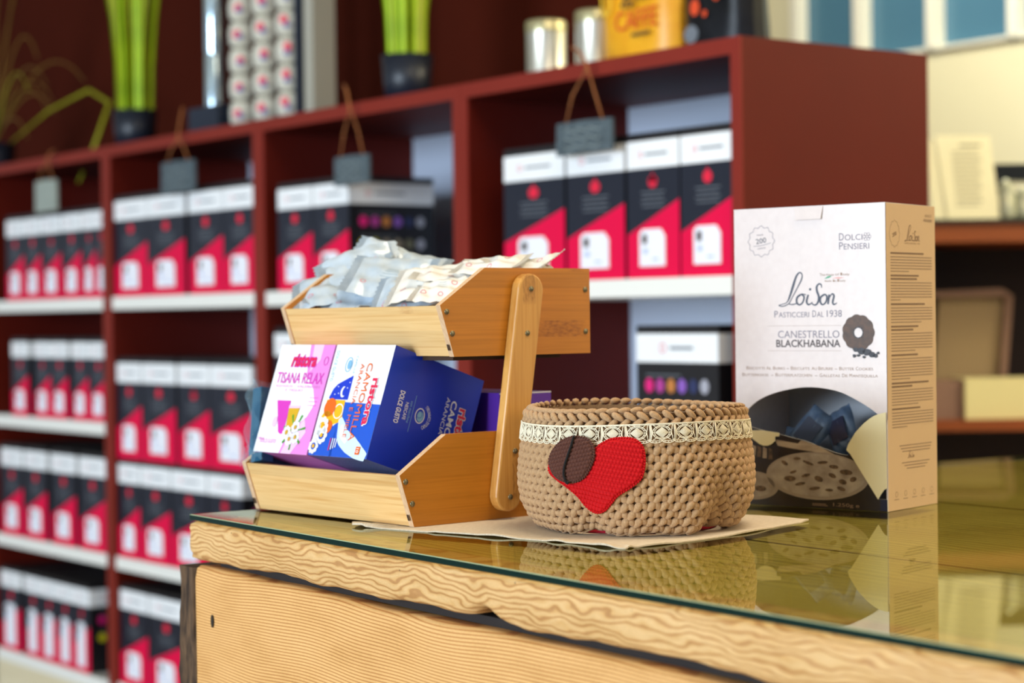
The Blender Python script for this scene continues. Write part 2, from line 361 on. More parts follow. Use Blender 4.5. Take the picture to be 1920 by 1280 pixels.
# ------------------------------------------------------------------ capsule boxes
def capsule_proto(w=.16, h=.25, d=.22, wide=False, tall_label=False):
    t = bpy.data.objects.new('capsule_box', None); t.empty_display_size = .05; COL.objects.link(t)
    b = MB(); b.box(0, w, 0, d, 0, h, 0)
    bz0, bz1 = h*.755, h*.945
    f = Face(b, (0, 0, 0), (1, 0, 0), (0, 0, 1), .0006)
    r = Face(b, (w, 0, 0), (0, 1, 0), (0, 0, 1), .0006)
    mats = ['box_side', 'band', 'red', 'black2', 'red_print', 'grey_print', 'dot_pink', 'dot_magenta', 'dot_orange', 'dot_purple', 'dot_navy', 'dot_silver', 'dot_yellow', 'dot_olive', 'dot_taupe', 'dot_khaki']
    def dots(F, width):
        for row, cols in enumerate(((6, 7, 8, 9, 10, 11), (12, 13, 14, 14, 15, 11))):
            for i, c in enumerate(cols): F.disc(width*(.16+.135*i), h*(.60-.20*row), width*.05, h*.048, c, 2)
            F.rect(width*.12, h*(.665-.2*row), width*.55, h*(.673-.2*row), 5, 2)
    f.rect(0, bz0, w, bz1, 1); r.rect(0, bz0, d, bz1, 1)
    if wide:
        f.rect(0, 0, w, bz0, 0); dots(f, w)
        f.ring(w*.33, h*.85, h*.03, h*.008, 4, 2); f.rect(w*.42, h*.84, w*.7, h*.86, 5, 2)
    else:
        f.rect(0, 0, w, bz0, 3)
        f.poly([(0, 0), (w, 0), (w, h*.53), (0, h*.30)], 2, 2)
        f.disc(w*.5, h*.66, w*.085, h*.042, 4, 2); f.poly([(w*.43, h*.66), (w*.57, h*.66), (w*.5, h*.725)], 4, 2)
        for q in range(4): f.rect(w*(.27+.02*(q % 2)), h*(.585-.032*q), w*(.73-.03*(q % 2)), h*(.592-.032*q), 5, 1.5)
        f.ring(w*.27, h*.85, h*.022, h*.006, 4, 2); f.rect(w*.36, h*.842, w*.78, h*.858, 5, 2)
        dots(r, d)
        r.rect(d*.3, h*.842, d*.65, h*.858, 5, 2); r.ring(d*.22, h*.85, h*.022, h*.006, 4, 2)
    b.build('carton', mats, t)
    if not wide:
        b = MB(); a, e = (.25, .74); z0, z1 = (.08, .335) if not tall_label else (.06, .56)
        g = Face(b, (0, -.0034, 0), (1, 0, 0), (0, 0, 1), .0006)
        pts = [(w*a, h*z0), (w*e, h*z0), (w*e, h*(z1-.05)), (w*(e-.08), h*z1), (w*(a+.06), h*z1), (w*a, h*(z1-.03))]
        b.prism(pts, 1, -.0034, -.0018, 0)
        g.rect(w*(a+.06), h*(z1-.10), w*(a+.15), h*(z1-.035), 1); g.disc(w*(a+.12), h*(z1-.15), w*.045, h*.022, 2); g.rect(w*(a+.25), h*(z0+.04), w*(e-.12), h*(z0+.055), 2)
        b.build('sticker', ['sticker', 'brown_print', 'ltblue_print'], t)
    return t
protos = {}
COLN = {0: 'rightmost bookcase', 1: 'bookcase behind the caddy', 2: 'second bookcase from left', 3: 'leftmost bookcase'}
def cbox(k, row, which, x0, x1, z0, h, label=None, kind='narrow', y=.012, d=None):
    key = kind
    first = key not in protos
    if first: protos[key] = capsule_proto(wide=kind == 'wide', tall_label=kind == 'tall', w=.21 if kind == 'wide' else .16)
    o = protos[key] if first else dup(protos[key])
    w0 = .21 if kind == 'wide' else .16
    o.location = shp(x0, y, zc(z0)); o.rotation_euler = (0, 0, SH_R)
    o.scale = ((x1-x0)/w0, (d or .22)/.22, h/.25)
    tag(o, label or ('crimson capsule box, %s on %s, %s' % (which, row, COLN[k])), 'capsule box', 'capsule boxes on the bookcases')
names = {2: ['left of the pair', 'right of the pair'], 4: ['leftmost', 'second from left', 'third from left', 'rightmost'],
         5: ['leftmost', 'second from left', 'middle one', 'fourth from left', 'rightmost'],
         6: ['leftmost', 'second from left', 'third from left', 'fourth from left', 'fifth from left', 'rightmost']}
def rowof(k, row, edges, z0, h, **kw):
    lo, hi = -(k+1)*CW+.027, -k*CW-.027
    for i, (a, c) in enumerate(edges): cbox(k, row, names[len(edges)][i], max(a, lo), min(c, hi), z0, h, **kw)
rowof(0, 'top shelf', [(-.672, -.486), (-.478, -.314), (-.306, -.168), (-.164, -.027)], .0655, .255)
protos_last = None
rowof(1, 'top shelf', [(-1.532, -1.382), (-1.378, -1.231)], .0655, .243)
rowof(2, 'top shelf', [(-2.388, -2.187), (-2.184, -1.984), (-1.962, -1.79), (-1.787, -1.63)], .0655, .262)
rowof(3, 'top shelf', [(-3.085, -2.960), (-2.956, -2.842), (-2.836, -2.708), (-2.700, -2.578), (-2.572, -2.488), (-2.486, -2.428)], .0655, .243)
rowof(3, 'second shelf', [(-3.06, -2.94), (-2.90, -2.79), (-2.787, -2.675), (-2.65, -2.545), (-2.54, -2.43)], -.2635, .222)
rowof(3, 'third shelf', [(-3.15, -2.995), (-2.980, -2.828), (-2.796, -2.637), (-2.612, -2.450)], -.6095, .262)
rowof(3, 'bottom shelf', [(-3.165, -3.02), (-2.99, -2.88), (-2.877, -2.77), (-2.767, -2.665), (-2.662, -2.562)], -.9445, .238, kind='tall')
rowof(2, 'upper stacked layer', [(-2.410, -2.232), (-2.226, -2.045), (-2.030, -1.868), (-1.864, -1.662)], -.3535, .262)
rowof(2, 'lower stacked layer', [(-2.410, -2.250), (-2.244, -2.080), (-2.074, -1.890), (-1.884, -1.717)], -.6095, .255)
rowof(2, 'bottom shelf', [(-2.393, -2.215), (-2.208, -2.018)], -.9395, .258)
cbox(1, '', '', -1.555, -1.42, -.2795, .263, 'capsule box half hidden behind the left end of the bamboo caddy, second shelf down')
cbox(0, '', '', -.286, -.074, -.2795, .262, 'wide black capsule box with rows of coloured dots, between the basket and the biscuit carton', kind='wide')
cbox(0, '', '', -.145, -.03, -.2795, .262, 'dull box in shadow behind the edge of the biscuit carton, on the second shelf', kind='wide', y=.30, d=.10)

# ================================================================== THINGS ON TOP OF THE BOOKCASES
M['pot_black'] = nm('black_plastic_pot', .4, lin('161E2C'))
M['grass_a'] = noisy('grass_blades', lin('96BC08'), lin('C2E41A'), (3, 3, 9), .55)
M['grass_b'] = noisy('olive_blades', lin('8A8A0A'), lin('AAA614'), (3, 3, 9), .6)
M['grass_dry'] = noisy('dry_blades', lin('6E4A12'), lin('8A6A20'), (3, 3, 9), .7)
def grass_pot(x0, x1, label, spread, h, n, w):
    c = shp((x0+x1)/2, .12, TOPZ)
    t = thing('potted_grass', label, 'plant', c)
    b = MB(); b.lathe([(0, 0), (w*.84, 0), (w, .105), (w*.94, .105), (w*.9, .09), (0, .09)], 28); b.build('pot', ['pot_black'], t)
    for mi, (mt, q) in enumerate((('grass_a', n), ('grass_b', n//2))):
        b = MB()
        for i in range(q):
            a = random.uniform(0, 2*pi); r = w*.8*sqrt(random.random()); sp_ = spread*(.3+random.random())
            wd = random.uniform(.0035, .0065); hh = h*random.uniform(.8, 1.05); tw = random.uniform(0, pi); d = Vector((cos(tw), sin(tw), 0))
            pts = [Vector((r*cos(a)*(1+sp_*s*s), r*sin(a)*(1+sp_*s*s), .09+hh*s)) for s in (0, .25, .5, .75, 1)]
            vs = []
            for j, p in enumerate(pts):
                q2 = wd*(1-.85*(j/4)**2); vs += [p-d*q2, p+Vector((-d.y, d.x, 0))*q2*.4, p+d*q2]
            fs = []
            for j in range(4): fs += [(3*j, 3*j+1, 3*j+4, 3*j+3), (3*j+1, 3*j+2, 3*j+5, 3*j+4)]
            b.add(vs, fs, 0, True)
        b.build('grass_blades', [mt], t, fix=False)
grass_pot(-2.598, -2.332, 'bright green ornamental grass in a black pot, above the second bookcase from the left', 1.2, .62, 66, .060)
grass_pot(-1.257, -1.065, 'bright green ornamental grass in a black pot, beside the capsule tower, near the middle', 1.5, .5, 46, .056)
# dry arching plant at the very left
t = thing('dry_plant', 'thin arching dried grass with olive blades at the left edge', 'plant', shp(-3.53, .16, TOPZ))
b = MB(); b.lathe([(0, 0), (.06, 0), (.07, .10), (.065, .10), (0, .085)], 20); b.build('pot', ['pot_black'], t)
b = MB()
for i in range(22):
    a = random.uniform(-.45, .05)+SH_R+(0 if i % 4 else pi); ln = random.uniform(.35, .80); hh = random.uniform(.06, .50)
    pts = [Vector((cos(a)*ln*s, sin(a)*ln*s, .09+hh*sin(pi*.62*s)*1.2-.1*s**3)) for s in [j/9 for j in range(10)]]
    b.tube(pts, [.0045*(1-.75*j/9) for j in range(10)], 5, i % 3)
b.build('arching_blades', ['grass_dry', 'grass_b', 'grass_dry'], t, fix=False)
b = MB(); b.tube([Vector((.05, 0, .1)), Vector((.22, -.20, .18)), Vector((.38, -.38, .22)), Vector((.46, -.48, .17)), Vector((.42, -.50, .05)), Vector((.37, -.50, -.06))], [.003, .005, .006, .007, .006, .003], 5); b.build('drooping_leaf', ['grass_b'], t)
# capsule display tower
M['acrylic'] = nm('clear_silver_tube', .12, lin('B8CCD8'), metal=.75)
M['capsule_white'] = nm('white_capsule', .4, lin('D8D4C4'))
M['grey_bar'] = nm('pale_grey_bar', .4, lin('A9A596'))
M['dark_base'] = nm('dark_blue_base', .5, lin('1A2434'))
M['blue_print'] = nm('blue_print', .5, lin('3A3F8C'))
t = thing('capsule_tower', 'tall display tower of white capsules in columns on top of the bookcases', 'capsule dispenser', shp(-2.0, .14, TOPZ), (0, 0, SH_R))
b = MB(); b.box(-.12, .50, -.04, .10, 0, .014); b.box(-.115, .04, -.045, .06, .014, .075); b.build('base', ['dark_base'], t)
b = MB(); b.lathe([(.026, .075), (.026, .20), (.024, .21), (.026, .22), (.026, .60), (.02, .61), (0, .61)], 20, (-.055, 0)); b.build('silver_tube', ['acrylic'], t)
for j, xx in enumerate((.105, .220, .330)):
    b = MB()
    for i in range(9):
        z = .016+i*.064
        b.lathe([(0, z), (.022, z), (.032, z+.008), (.034, z+.036), (.029, z+.058), (0, z+.0625)], 14, (xx, -.01))
        f = Face(b, (xx+.035*sin(.75), -.01-.035*cos(.75), z+.032), (cos(.75), sin(.75), 0), (0, 0, 1), .001)
        f.disc(-.004+.004*(i % 3), .004*(j-1), .010, .011, 1); f.disc(.004, -.010, .008, .006, 2, 2)
    b.build('capsule_column', ['capsule_white', 'red_print', 'blue_print'], t)
b = MB(); b.box(.385, .405, -.03, .04, .014, .60); b.build('dark_upright', ['dark_base'], t)
b = MB(); b.box(.428, .468, -.03, .03, .014, .62); b.build('grey_upright', ['grey_bar'], t)
# tins
M['tin'] = nm('tin_metal', .28, lin('D8D6CC'), metal=.85)
M['tin_lid'] = nm('tin_lid', .35, lin('BFB890'), metal=.7)
M['tin_paper'] = nm('tin_orange_print', .5, lin('D89A6A'))
for x0, x1, lb in ((-.743, -.605, 'round silver tin with a plain lid on the bookcase top, left of its twin'), (-.580, -.460, 'round silver tin tucked against the yellow coffee bag')):
    r = .0405; t = thing('metal_tin', lb, 'tin', shp((x0+x1)/2, .12, TOPZ), (0, 0, SH_R+.4), 'silver tins on the bookcase top')
    b = MB(); b.lathe([(0, 0), (r, 0), (r, .005), (r*.98, .008), (r*.98, .098)], 32); b.build('tin_body', ['tin'], t)
    b = MB(); b.lathe([(r*1.0, .094), (r*1.0, .114), (r*.93, .118), (r*.9, .114), (0, .114)], 32); b.build('lid', ['tin_lid'], t)
# coffee bags
M['yellow'] = noisy('yellow_foil', lin('E0980A'), lin('EBAA14'), (25, 25, 25), .38, b=.3, bd=.003)
M['bag_red'] = nm('bag_red_print', .5, lin('D8481A')); M['bag_dark'] = nm('bag_dark_print', .5, lin('4A3A1C')); M['bag_yellow2'] = nm('bag_yellow_print', .5, lin('F0C030'))
M['black_foil'] = noisy('black_foil', lin('040509'), lin('0A0E18'), (20, 20, 20), .38, spec=.3, b=.4, bd=.004)
def bag(mb, w, d, h, mi=0):
    def side(sg):
        def fn(u, v):
            e = 1-abs(2*u-1)**6; k = (1-v**2.2)
            return (-w/2+w*u, sg*(d/2)*(.25+.75*e)*(.12+.88*k)+.003*sin(9*u+7*v), h*v)
        return fn
    mb.grid(side(-1), 14, 14, mi); mb.grid(side(1), 14, 14, mi)
    for u in (0, 1):
        mb.add([side(-1)(u, j/14) for j in range(15)]+[side(1)(u, j/14) for j in range(15)], [(j, j+1, 16+j, 15+j) for j in range(14)], mi, True)
    mb.add([side(-1)(i/14, 0) for i in range(15)]+[side(1)(i/14, 0) for i in range(15)], [(j, j+1, 16+j, 15+j) for j in range(14)], mi)
t = thing('coffee_bag', 'yellow foil coffee bag with red and dark lettering on the bookcase top', 'coffee bag', shp(-.360, .11, TOPZ), (0, 0, SH_R))
b = MB(); bag(b, .21, .09, .25); bb_ = b
b = MB(); f = Face(b, (-.105, -.047, 0), (1, 0, 0), (0, 0, 1), .001)
f.text('CAFFE', .070, .058, .036, 0, w=.115, bold=.0); f.rect(.115, .044, .165, .050, 1); f.text('gil', .085, .108, .034, 1, w=.07); f.text('U', .03, .09, .05, 2, w=.03)
bb_.merge(b, 1); bb_.build('foil_bag', ['yellow', 'bag_red', 'bag_dark', 'bag_yellow2'], t, fix=False)
t = thing('coffee_bag', 'glossy black coffee bag with orange spots at the right end of the bookcase top', 'coffee bag', shp(-.160, .12, TOPZ), (0, 0, SH_R))
b = MB(); bag(b, .165, .10, .26); bb_ = b
b = MB(); f = Face(b, (-.085, -.052, 0), (1, 0, 0), (0, 0, 1), .001)
f.disc(.06, .075, .012, .014, 0); f.disc(.115, .095, .012, .014, 0); f.disc(.085, .062, .006, .006, 0); f.disc(.05, .03, .018, .016, 1)
bb_.merge(b, 1); bb_.build('foil_bag', ['black_foil', 'bag_red', 'grey_print'], t, fix=False)
# slates on strings
M['slate'] = noisy('slate', lin('3C474C'), lin('56636A'), (60, 60, 60), .8, 5, .4, .001)
M['slate_light'] = noisy('slate_pale', lin('8C958C'), lin('A3AAA0'), (60, 60, 60), .8, 5, .4, .001)
M['twine'] = noisy('jute_twine', lin('8A4F24'), lin('A9683A'), (200, 200, 200), .9)
M['chalk'] = nm('chalk', .9, lin('8E9794'))
for x0, x1, z0, z1, ax, loose, mt, lb in (
        (-.466, -.306, .292, .352, -.374, (-.438, .490), 'slate', 'small slate price tag hanging over the right capsule boxes, largest of the tags'),
        (-1.235, -1.098, .283, .346, -1.169, (-1.215, .50), 'slate', 'small slate price tag on twine above the bamboo caddy'),
        (-2.040, -1.866, .312, .390, -1.945, (-1.95, .52), 'slate', 'small slate price tag hanging in the bookcase second from the left'),
        (-2.80, -2.66, .305, .392, -2.71, (-2.70, .47), 'slate_light', 'pale slate price tag hanging at the far left, over the small boxes')):
    t = thing('slate_tag', lb, 'price tag', shp(ax, -.018, zc(z0)), (0, 0, SH_R), 'slate tags hung from the bookcase tops')
    h = z1-z0; b = MB()
    b.prism([(x0-ax, 0), (x1-ax, .002), (x1-ax-.001, h*.97), ((x0+x1)/2-ax, h), (x0-ax+.002, h*.98)], 1, -.004, .002)
    f = Face(b, (x0-ax, -.004, 0), (1, 0, 0), (0, 0, 1), .0006); wd = x1-x0
    for q in range(3): f.stroke([(wd*(.15+.08*j), h*(.72-.25*q+.05*sin(j*2.3+q))) for j in range(9)], .0016, 1)
    b.build('slate_plate', [mt, 'chalk'], t)
    b = MB(); q = .445-z0; wd = x1-x0
    b.tube([(x0-ax+wd*.17, -.002, h*.93), (x0-ax+wd*.3, -.003, h+(q-h)*.5), (.002, -.004, q), (x1-ax-wd*.3, -.003, h+(q-h)*.5), (x1-ax-wd*.17, -.002, h*.93)], .0022, 6)
    b.tube([(0, -.002, q-.01), (.0, -.005, q+.006), ((loose[0]-ax)*.5, .004, (q+loose[1]-z0)/2+.01), (loose[0]-ax, .012, loose[1]-z0)], .0028, 6)
    b.build('twine', ['twine'], t)

# ================================================================== CABINET AT THE RIGHT
M['orange_wood'] = noisy('orange_wood', lin('84400F'), lin('964A16'), (2, 20, 20), .45)
M['dark_wood'] = nm('dark_wood', .6, lin('200A06'))
M['dark_top'] = nm('dark_worktop', .3, lin('2C3430'))
t = thing('side_cabinet', 'open wooden side cabinet with orange shelf edges behind the biscuit carton', 'cabinet', (.86, 4.6, 0))
b = MB(); b.box(-.02, 1.5, -.01, .5, zc(.205), zc(.213)); b.build('worktop', ['dark_top'], t)
b = MB(); b.box(0, 1.5, .002, .5, zc(.16), zc(.2045)); b.build('top_board', ['orange_wood'], t)
b = MB(); b.box(0.03, 1.47, .002, .48, zc(-.277), zc(-.2505)); b.build('shelf_board', ['orange_wood'], t)
for xx in (0, 1.47):
    b = MB(); b.box(xx, xx+.03, .002, .48, 0, zc(.16)); b.build('side_panel', ['dark_wood'], t)
b = MB(); b.box(0.03, 1.47, .48, .495, 0, zc(.16)); b.build('back_panel', ['dark_wood'], t)
M['paper'] = nm('cream_paper', .6, lin('F0ECCB')); M['print_grey'] = nm('menu_print', .6, lin('9A9880'))
t = thing('menu_sheet', 'printed cream menu sheet leaning on the side cabinet top', 'menu', (1.005, 4.63, zc(.214)), (radians(-8), 0, 0))
b = MB(); b.prism([(0.012, 0), (.135, 0), (.117, .198), (-.010, .200)], 1, 0, .002)
f = Face(b, (0, 0, 0), (1, 0, 0), (0, 0, 1), .0008); f.rect(.045, .172, .095, .178, 1)
for i in range(13): f.rect(.026+.001*i*.6, .158-.0105*i, .088+.001*(i % 3)*4, .161-.0105*i, 1)
b.build('sheet', ['paper', 'print_grey'], t)
b = MB(); b.prism([(-.022, 0), (.012, 0), (-.010, .19), (-.03, .188)], 1, .004, .006); b.build('back_sheet', ['paper'], t)
M['black_gloss'] = nm('black_gloss', .2, lin('0C1014')); M['crystal'] = nm('clear_glassware', .08, lin('C9CDB8'), metal=.35)
t = thing('black_tray', 'black gloss stand behind the glassware on the side cabinet', 'stand', (1.135, 4.72, zc(.213)))
b = MB(); b.box(0, .22, 0, .12, .095, .135); b.box(.02, .04, .02, .10, 0, .095); b.box(.18, .20, .02, .10, 0, .095); b.build('stand', ['black_gloss'], t)
for i, (xx, hh) in enumerate(((1.155, .095), (1.195, .075))):
    t = thing('glass_jar', ['clear glass jar on the side cabinet, beside the menu sheet', 'clear glass jar cut by the right edge of the photo'][i], 'jar', (xx, 4.645, zc(.213)), group='glassware on the side cabinet')
    b = MB(); b.lathe([(0, 0), (.02, 0), (.024, .01), (.02, hh*.5), (.016, hh*.75), (.018, hh*.8), (.018, hh*.86), (0, hh*.86)], 16); b.build('jar_body', ['crystal'], t)
    b = MB(); b.lathe([(0, hh*.86), (.012, hh*.88), (.006, hh*.97), (0, hh)], 12); b.build('stopper', ['crystal'], t)
M['kraft'] = nm('taupe_card', .6, lin('A8906A')); M['kraft_in'] = nm('taupe_flap_and_shaded_end', .6, lin('8A6A5A')); M['cream_box'] = nm('cream_card', .5, lin('E8DFA6'))
t = thing('upright_carton', 'taupe carton standing on its side with folded flap inside the cabinet', 'carton', (1.00, 4.80, zc(-.2505)))
b = MB()
b.prism([(.012, .003), (.165, .003), (.185, .285), (.03, .285)], 1, 0, .015, 0)
b.prism([(.165, .003), (.180, .003), (.205, .285), (.185, .285)], 1, -.02, .06, 1)
b.build('panel', ['kraft', 'kraft_in'], t)
b = MB(); b.prism([(-.02, .285), (.205, .285), (.175, .305), (-.02, .298)], 1, -.03, .08); b.build('flap', ['kraft_in'], t)
t = thing('cream_carton', 'long low cream carton lying on the cabinet shelf', 'carton', (.965, 4.61, zc(-.2505)), (0, 0, radians(4)))
b = MB(); b.box(.085, .36, 0, .12, 0, .094, 0); b.box(0.0, .085, .015, .12, 0, .09, 1); b.build('carton', ['cream_box', 'kraft_in'], t)  # left end in darker taupe: shaded side of the cream carton, painted in

# ================================================================== COUNTER
GZ = .95; CT_O = Vector((-.3369, 2.0641, 0)); CT_R = radians(34.43-90)
CTM = Matrix.Translation(CT_O)@Matrix.Rotation(CT_R, 4, 'Z')
t = thing('shop_counter', 'rustic pine counter with rough plank top and glass cover', 'counter', CT_O, (0, 0, CT_R))
LEN, DEPC = 2.0, 1.75
EA = -.0199       # the end is not quite square to the front
def endx(y): return -sin(-EA)*y*0 + .02*y
random.seed(3)
def nz(x, s=1.0):
    return .5*sin(x*s*1.0+.3)+.3*sin(x*s*2.3+1.1)+.2*sin(x*s*5.1+2.)
# front plank with rough live edge
def plank_front(u, v):
    x = -.008+(LEN+.008)*u
    zt, zb = GZ-.0065, GZ-.0445-.0022*nz(x*1., 22)-.004*max(0, nz(x, 9)-.3)
    if .50 < x < .60: zb += .0095*exp(-((x-.552)/.018)**2)*(1 if x > .535 else .45)
    a = v*pi; 
    # profile: 0 = top back, rounding over the front arris to the bottom
    P = [(.06, 1), (.012, 1), (.003, .985), (-.002, .93), (-.0035, .75), (-.0045, .5), (-.003, .25), (-.001, .08), (.004, 0), (.02, 0), (.06, 0)]
    k = v*(len(P)-1); i = min(int(k), len(P)-2); q = k-i
    y = P[i][0]*(1-q)+P[i+1][0]*q; zz = P[i][1]*(1-q)+P[i+1][1]*q
    y += .0012*nz(x*1.0+zz*.2, 60)*(zz < .97)*(y < .05)+.001*nz(x+zz*3, 17)*(y < .05)
    c = max(0., 1-(x+.008)/.02)            # rounded left end
    y += .012*c*c*(1 if y < .03 else 0)
    zm = (zt+zb)/2; z = zb+(zt-zb)*zz; z = zm+(z-zm)*(1-.22*c*c)
    return (x, y, z)
b = MB(); b.grid(plank_front, 700, 20, 0)
b.prism([(-.004, GZ-.040), (.004, GZ-.0435), (.06, GZ-.0435), (.06, GZ-.0067), (-.001, GZ-.0067), (-.006, GZ-.012)], 0, -.0075, -.007, 0) if 0 else None
b.add([plank_front(0, j/20) for j in range(21)], [list(range(21))], 0)
b.box(-.0075, LEN, .0595, .315, GZ-.042, GZ-.0065, 1)
o = b.build('front_plank', ['pine_edge', 'pine_top'], t)
ys = [.318, .515, .715, .93, 1.13, 1.34, 1.55, 1.75]
for i in range(7):
    b = MB(); y0, y1 = ys[i]+.0015, ys[i+1]-.0015; b.prism([(.02*y0-.004, y0), (LEN, y0), (LEN, y1), (.02*y1-.004, y1)], 2, GZ-.042, GZ-.0065-.0006*(i % 2)); b.build('top_plank', ['pine_top'], t)
b = MB(); b.box(.03, LEN, .02, 1.7, GZ-.054, GZ-.0465); b.build('gap_shade', ['gap_dark'], t)  # dark sheet filling the gap above the apron, stands for its shade
# apron boards
def apron(z0, z1):
    b = MB(); nx = 160
    pr = [(.028, z1-.0005), (.006, z1), (.002, z1-.003), (0, z1-.012), (0, z0+.01), (.003, z0+.002), (.028, z0)]
    def fn(u, v):
        x = .012+(LEN-.012)*u; k = v*(len(pr)-1); i = min(int(k), len(pr)-2); q = k-i
        y = pr[i][0]*(1-q)+pr[i+1][0]*q; z = pr[i][1]*(1-q)+pr[i+1][1]*q
        if abs(z-z1) < .004: z += .0016*nz(x, 11)-.003*u
        return (x, y+.0008*nz(x+z*2, 9), z)
    b.grid(fn, nx, 18, 0); b.add([fn(0, j/18) for j in range(19)], [list(range(19))], 0)
    return b
b = apron(.585, GZ-.0535)
f = Face(b, (0, -.0012, 0), (1, 0, 0), (0, 0, 1), .0002)
f.disc(.052, .845, .003, .0068, 1, 1, 12); f.disc(.1, .7365, .0001, .0001, 1)
b.build('apron_board', ['pine_board', 'screw_hole'], t)
apron(.25, .58).build('apron_board', ['pine_board'], t)
# bark-edged corner post, and legs
b = MB()
def postf(u, v):
    a = 2*pi*u; z = (GZ-.0545)*v; r = 1+.05*nz(z*40+a*2, 1.0)+.04*nz(z*15-a*3, 3.)
    sq = max(abs(cos(a)), abs(sin(a))); return (-.006+.017*r*cos(a)/sq, .028+.03*r*sin(a)/sq, z)
b.grid(postf, 32, 90); b.add([postf(i/32, 1) for i in range(32)], [list(range(32))]); b.build('corner_post', ['bark'], t)
for lx, ly in ((1.9, .03), (1.9, 1.6), (.06, 1.6)):
    b = MB(); b.box(lx, lx+.07, ly+.0, ly+.07, 0, GZ-.055); b.build('leg', ['pine_board'], t)
b = MB(); b.box(.02, .045, .06, 1.6, .25, GZ-.055); b.build('end_panel', ['pine_board'], t)
# glass sheet
g = MB(); ch = .0007; pl = [(0, 0), (LEN-.01, 0), (LEN-.01, 1.66), (.0199*1.66, 1.66)]
def ins(d): return [(d, d), (LEN-.01-d, d), (LEN-.01-d, 1.66-d), (.0199*1.66+d, 1.66-d)]
z0, z1 = GZ-.006, GZ
A, Bq, Cq, D = ins(ch), ins(0), ins(0), ins(ch)
g.add([(x, y, z1) for x, y in ins(ch)], [(0, 1, 2, 3)], 0)
g.add([(x, y, z0) for x, y in ins(ch)], [(3, 2, 1, 0)], 3)
vs = [(x, y, z0) for x, y in ins(ch)]+[(x, y, z0+ch) for x, y in ins(0)]+[(x, y, z1-ch) for x, y in ins(0)]+[(x, y, z1) for x, y in ins(ch)]
for lv, mi in ((0, 1), (1, 1), (2, 2)):
    g.add(vs, [(lv*4+i, lv*4+(i+1) % 4, lv*4+4+(i+1) % 4, lv*4+4+i) for i in range(4)], mi)
o = g.build('glass_cover', ['glass', 'glass_edge', 'glass_arris', 'glass_under'], fix=False); o.location = CT_O; o.rotation_euler = (0, 0, CT_R)
tag(o, 'clear glass sheet with dark green polished edge lying on the counter', 'glass sheet')
# linen cloth
M['linen'] = nm('linen', .9); m = M['linen']; w = N(m, 'ShaderNodeTexNoise', i_Scale=1.0, i_Detail=4.0); L(m, coords(m, (900, 160, 100)), w.inputs['Vector'])
base(m, ramp(m, w.outputs[0], [(.3, lin('C9B89E')), (.7, lin('E0D2BA'))])); bump(m, w.outputs[0], .4, .0006)
out_ = [(.2223, .0663), (.2488, .0735), (.2896, .0854), (.3642, .1087), (.4349, .1308), (.4835, .1425), (.5365, .149), (.5392, .1642), (.5385, .2001), (.5312, .2484), (.5168, .311), (.4951, .3696), (.4816, .4124), (.4644, .4304), (.40, .42), (.33, .37), (.28, .30), (.245, .22), (.218, .14), (.212, .09)]
cx = sum(p[0] for p in out_)/len(out_); cy = sum(p[1] for p in out_)/len(out_)
no = 160; per = []
for i in range(no):
    k = i/no*len(out_); j = int(k); q = k-j; p0, p1, p2, p3 = [out_[(j+d) % len(out_)] for d in (-1, 0, 1, 2)]
    per.append(tuple(.5*((2*bb)+(-a+c)*q+(2*a-5*bb+4*c-d)*q*q+(-a+3*bb-3*c+d)*q**3) for a, bb, c, d in zip(p0, p1, p2, p3)))
b = MB(); R_ = [0, .5, .8, .9, .955, .975, .99, 1.0]
def cl(i, r, top):
    p = per[i % no]; x = cx+(p[0]-cx)*r; y = cy+(p[1]-cy)*r
    e = max(0, (r-.8)/.2); hem = .0006*(1 if .9 < r < .98 else 0)
    wv = e*(.0012*max(0, sin(i*.33))+.0016*max(0, sin(i*.71+1))*(i % no in range(20, 60)))
    if i % no < 6 or i % no > 156: wv += .002*e
    z = GZ+.0001+(.0011+hem*.6+wv if top else wv*.75)
    return (x, y, z)
for top in (True, False):
    vs = [cl(i, r, top) for r in R_ for i in range(no)]
    b.add(vs, [(j*no+i, j*no+(i+1) % no, (j+1)*no+(i+1) % no, (j+1)*no+i) for j in range(len(R_)-1) for i in range(no)], 0, True)
vs = [cl(i, 1, False) for i in range(no)]+[cl(i, 1, True) for i in range(no)]
b.add(vs, [(i, (i+1) % no, no+(i+1) % no, no+i) for i in range(no)], 0, True)
o = b.build('linen_cloth', ['linen']); o.location = CT_O; o.rotation_euler = (0, 0, CT_R)
tag(o, 'natural linen cloth spread on the glass under the crochet basket', 'cloth')
# ================================================================== BAMBOO CADDY
CW_, CL, CU = .2726, .225, .1795
CD_Z = GZ+.0015
CDM = Matrix.Translation((-.0954, 1.8926, CD_Z))@Matrix.Rotation(.7071-pi/2, 4, 'Z')
caddy = thing('tiered_caddy', 'two-tier bamboo desk caddy with side arms standing on the glass counter', 'caddy', CDM.translation, (0, 0, .7071-pi/2))
def screw(parent, x, y, z, sg=1):
    b = MB(); r = .0028
    b.lathe([(0, .0012), (r*.5, .0012), (r*.55, .0006), (r*.9, .0011), (r, .0006), (r*1.02, 0)], 14)
    b.v = [(x+sg*q[2], y+q[0], z+q[1]) for q in b.v]
    k = len(b.v); b.ell(Vector((x+sg*.0008, y, z)), Vector((sg*.0003, 0, 0)), Vector((0, r*.45, 0)), Vector((0, 0, r*.45)), 1, 6, 4)
    b.build('screw', ['screw', 'screw_hole'], parent)
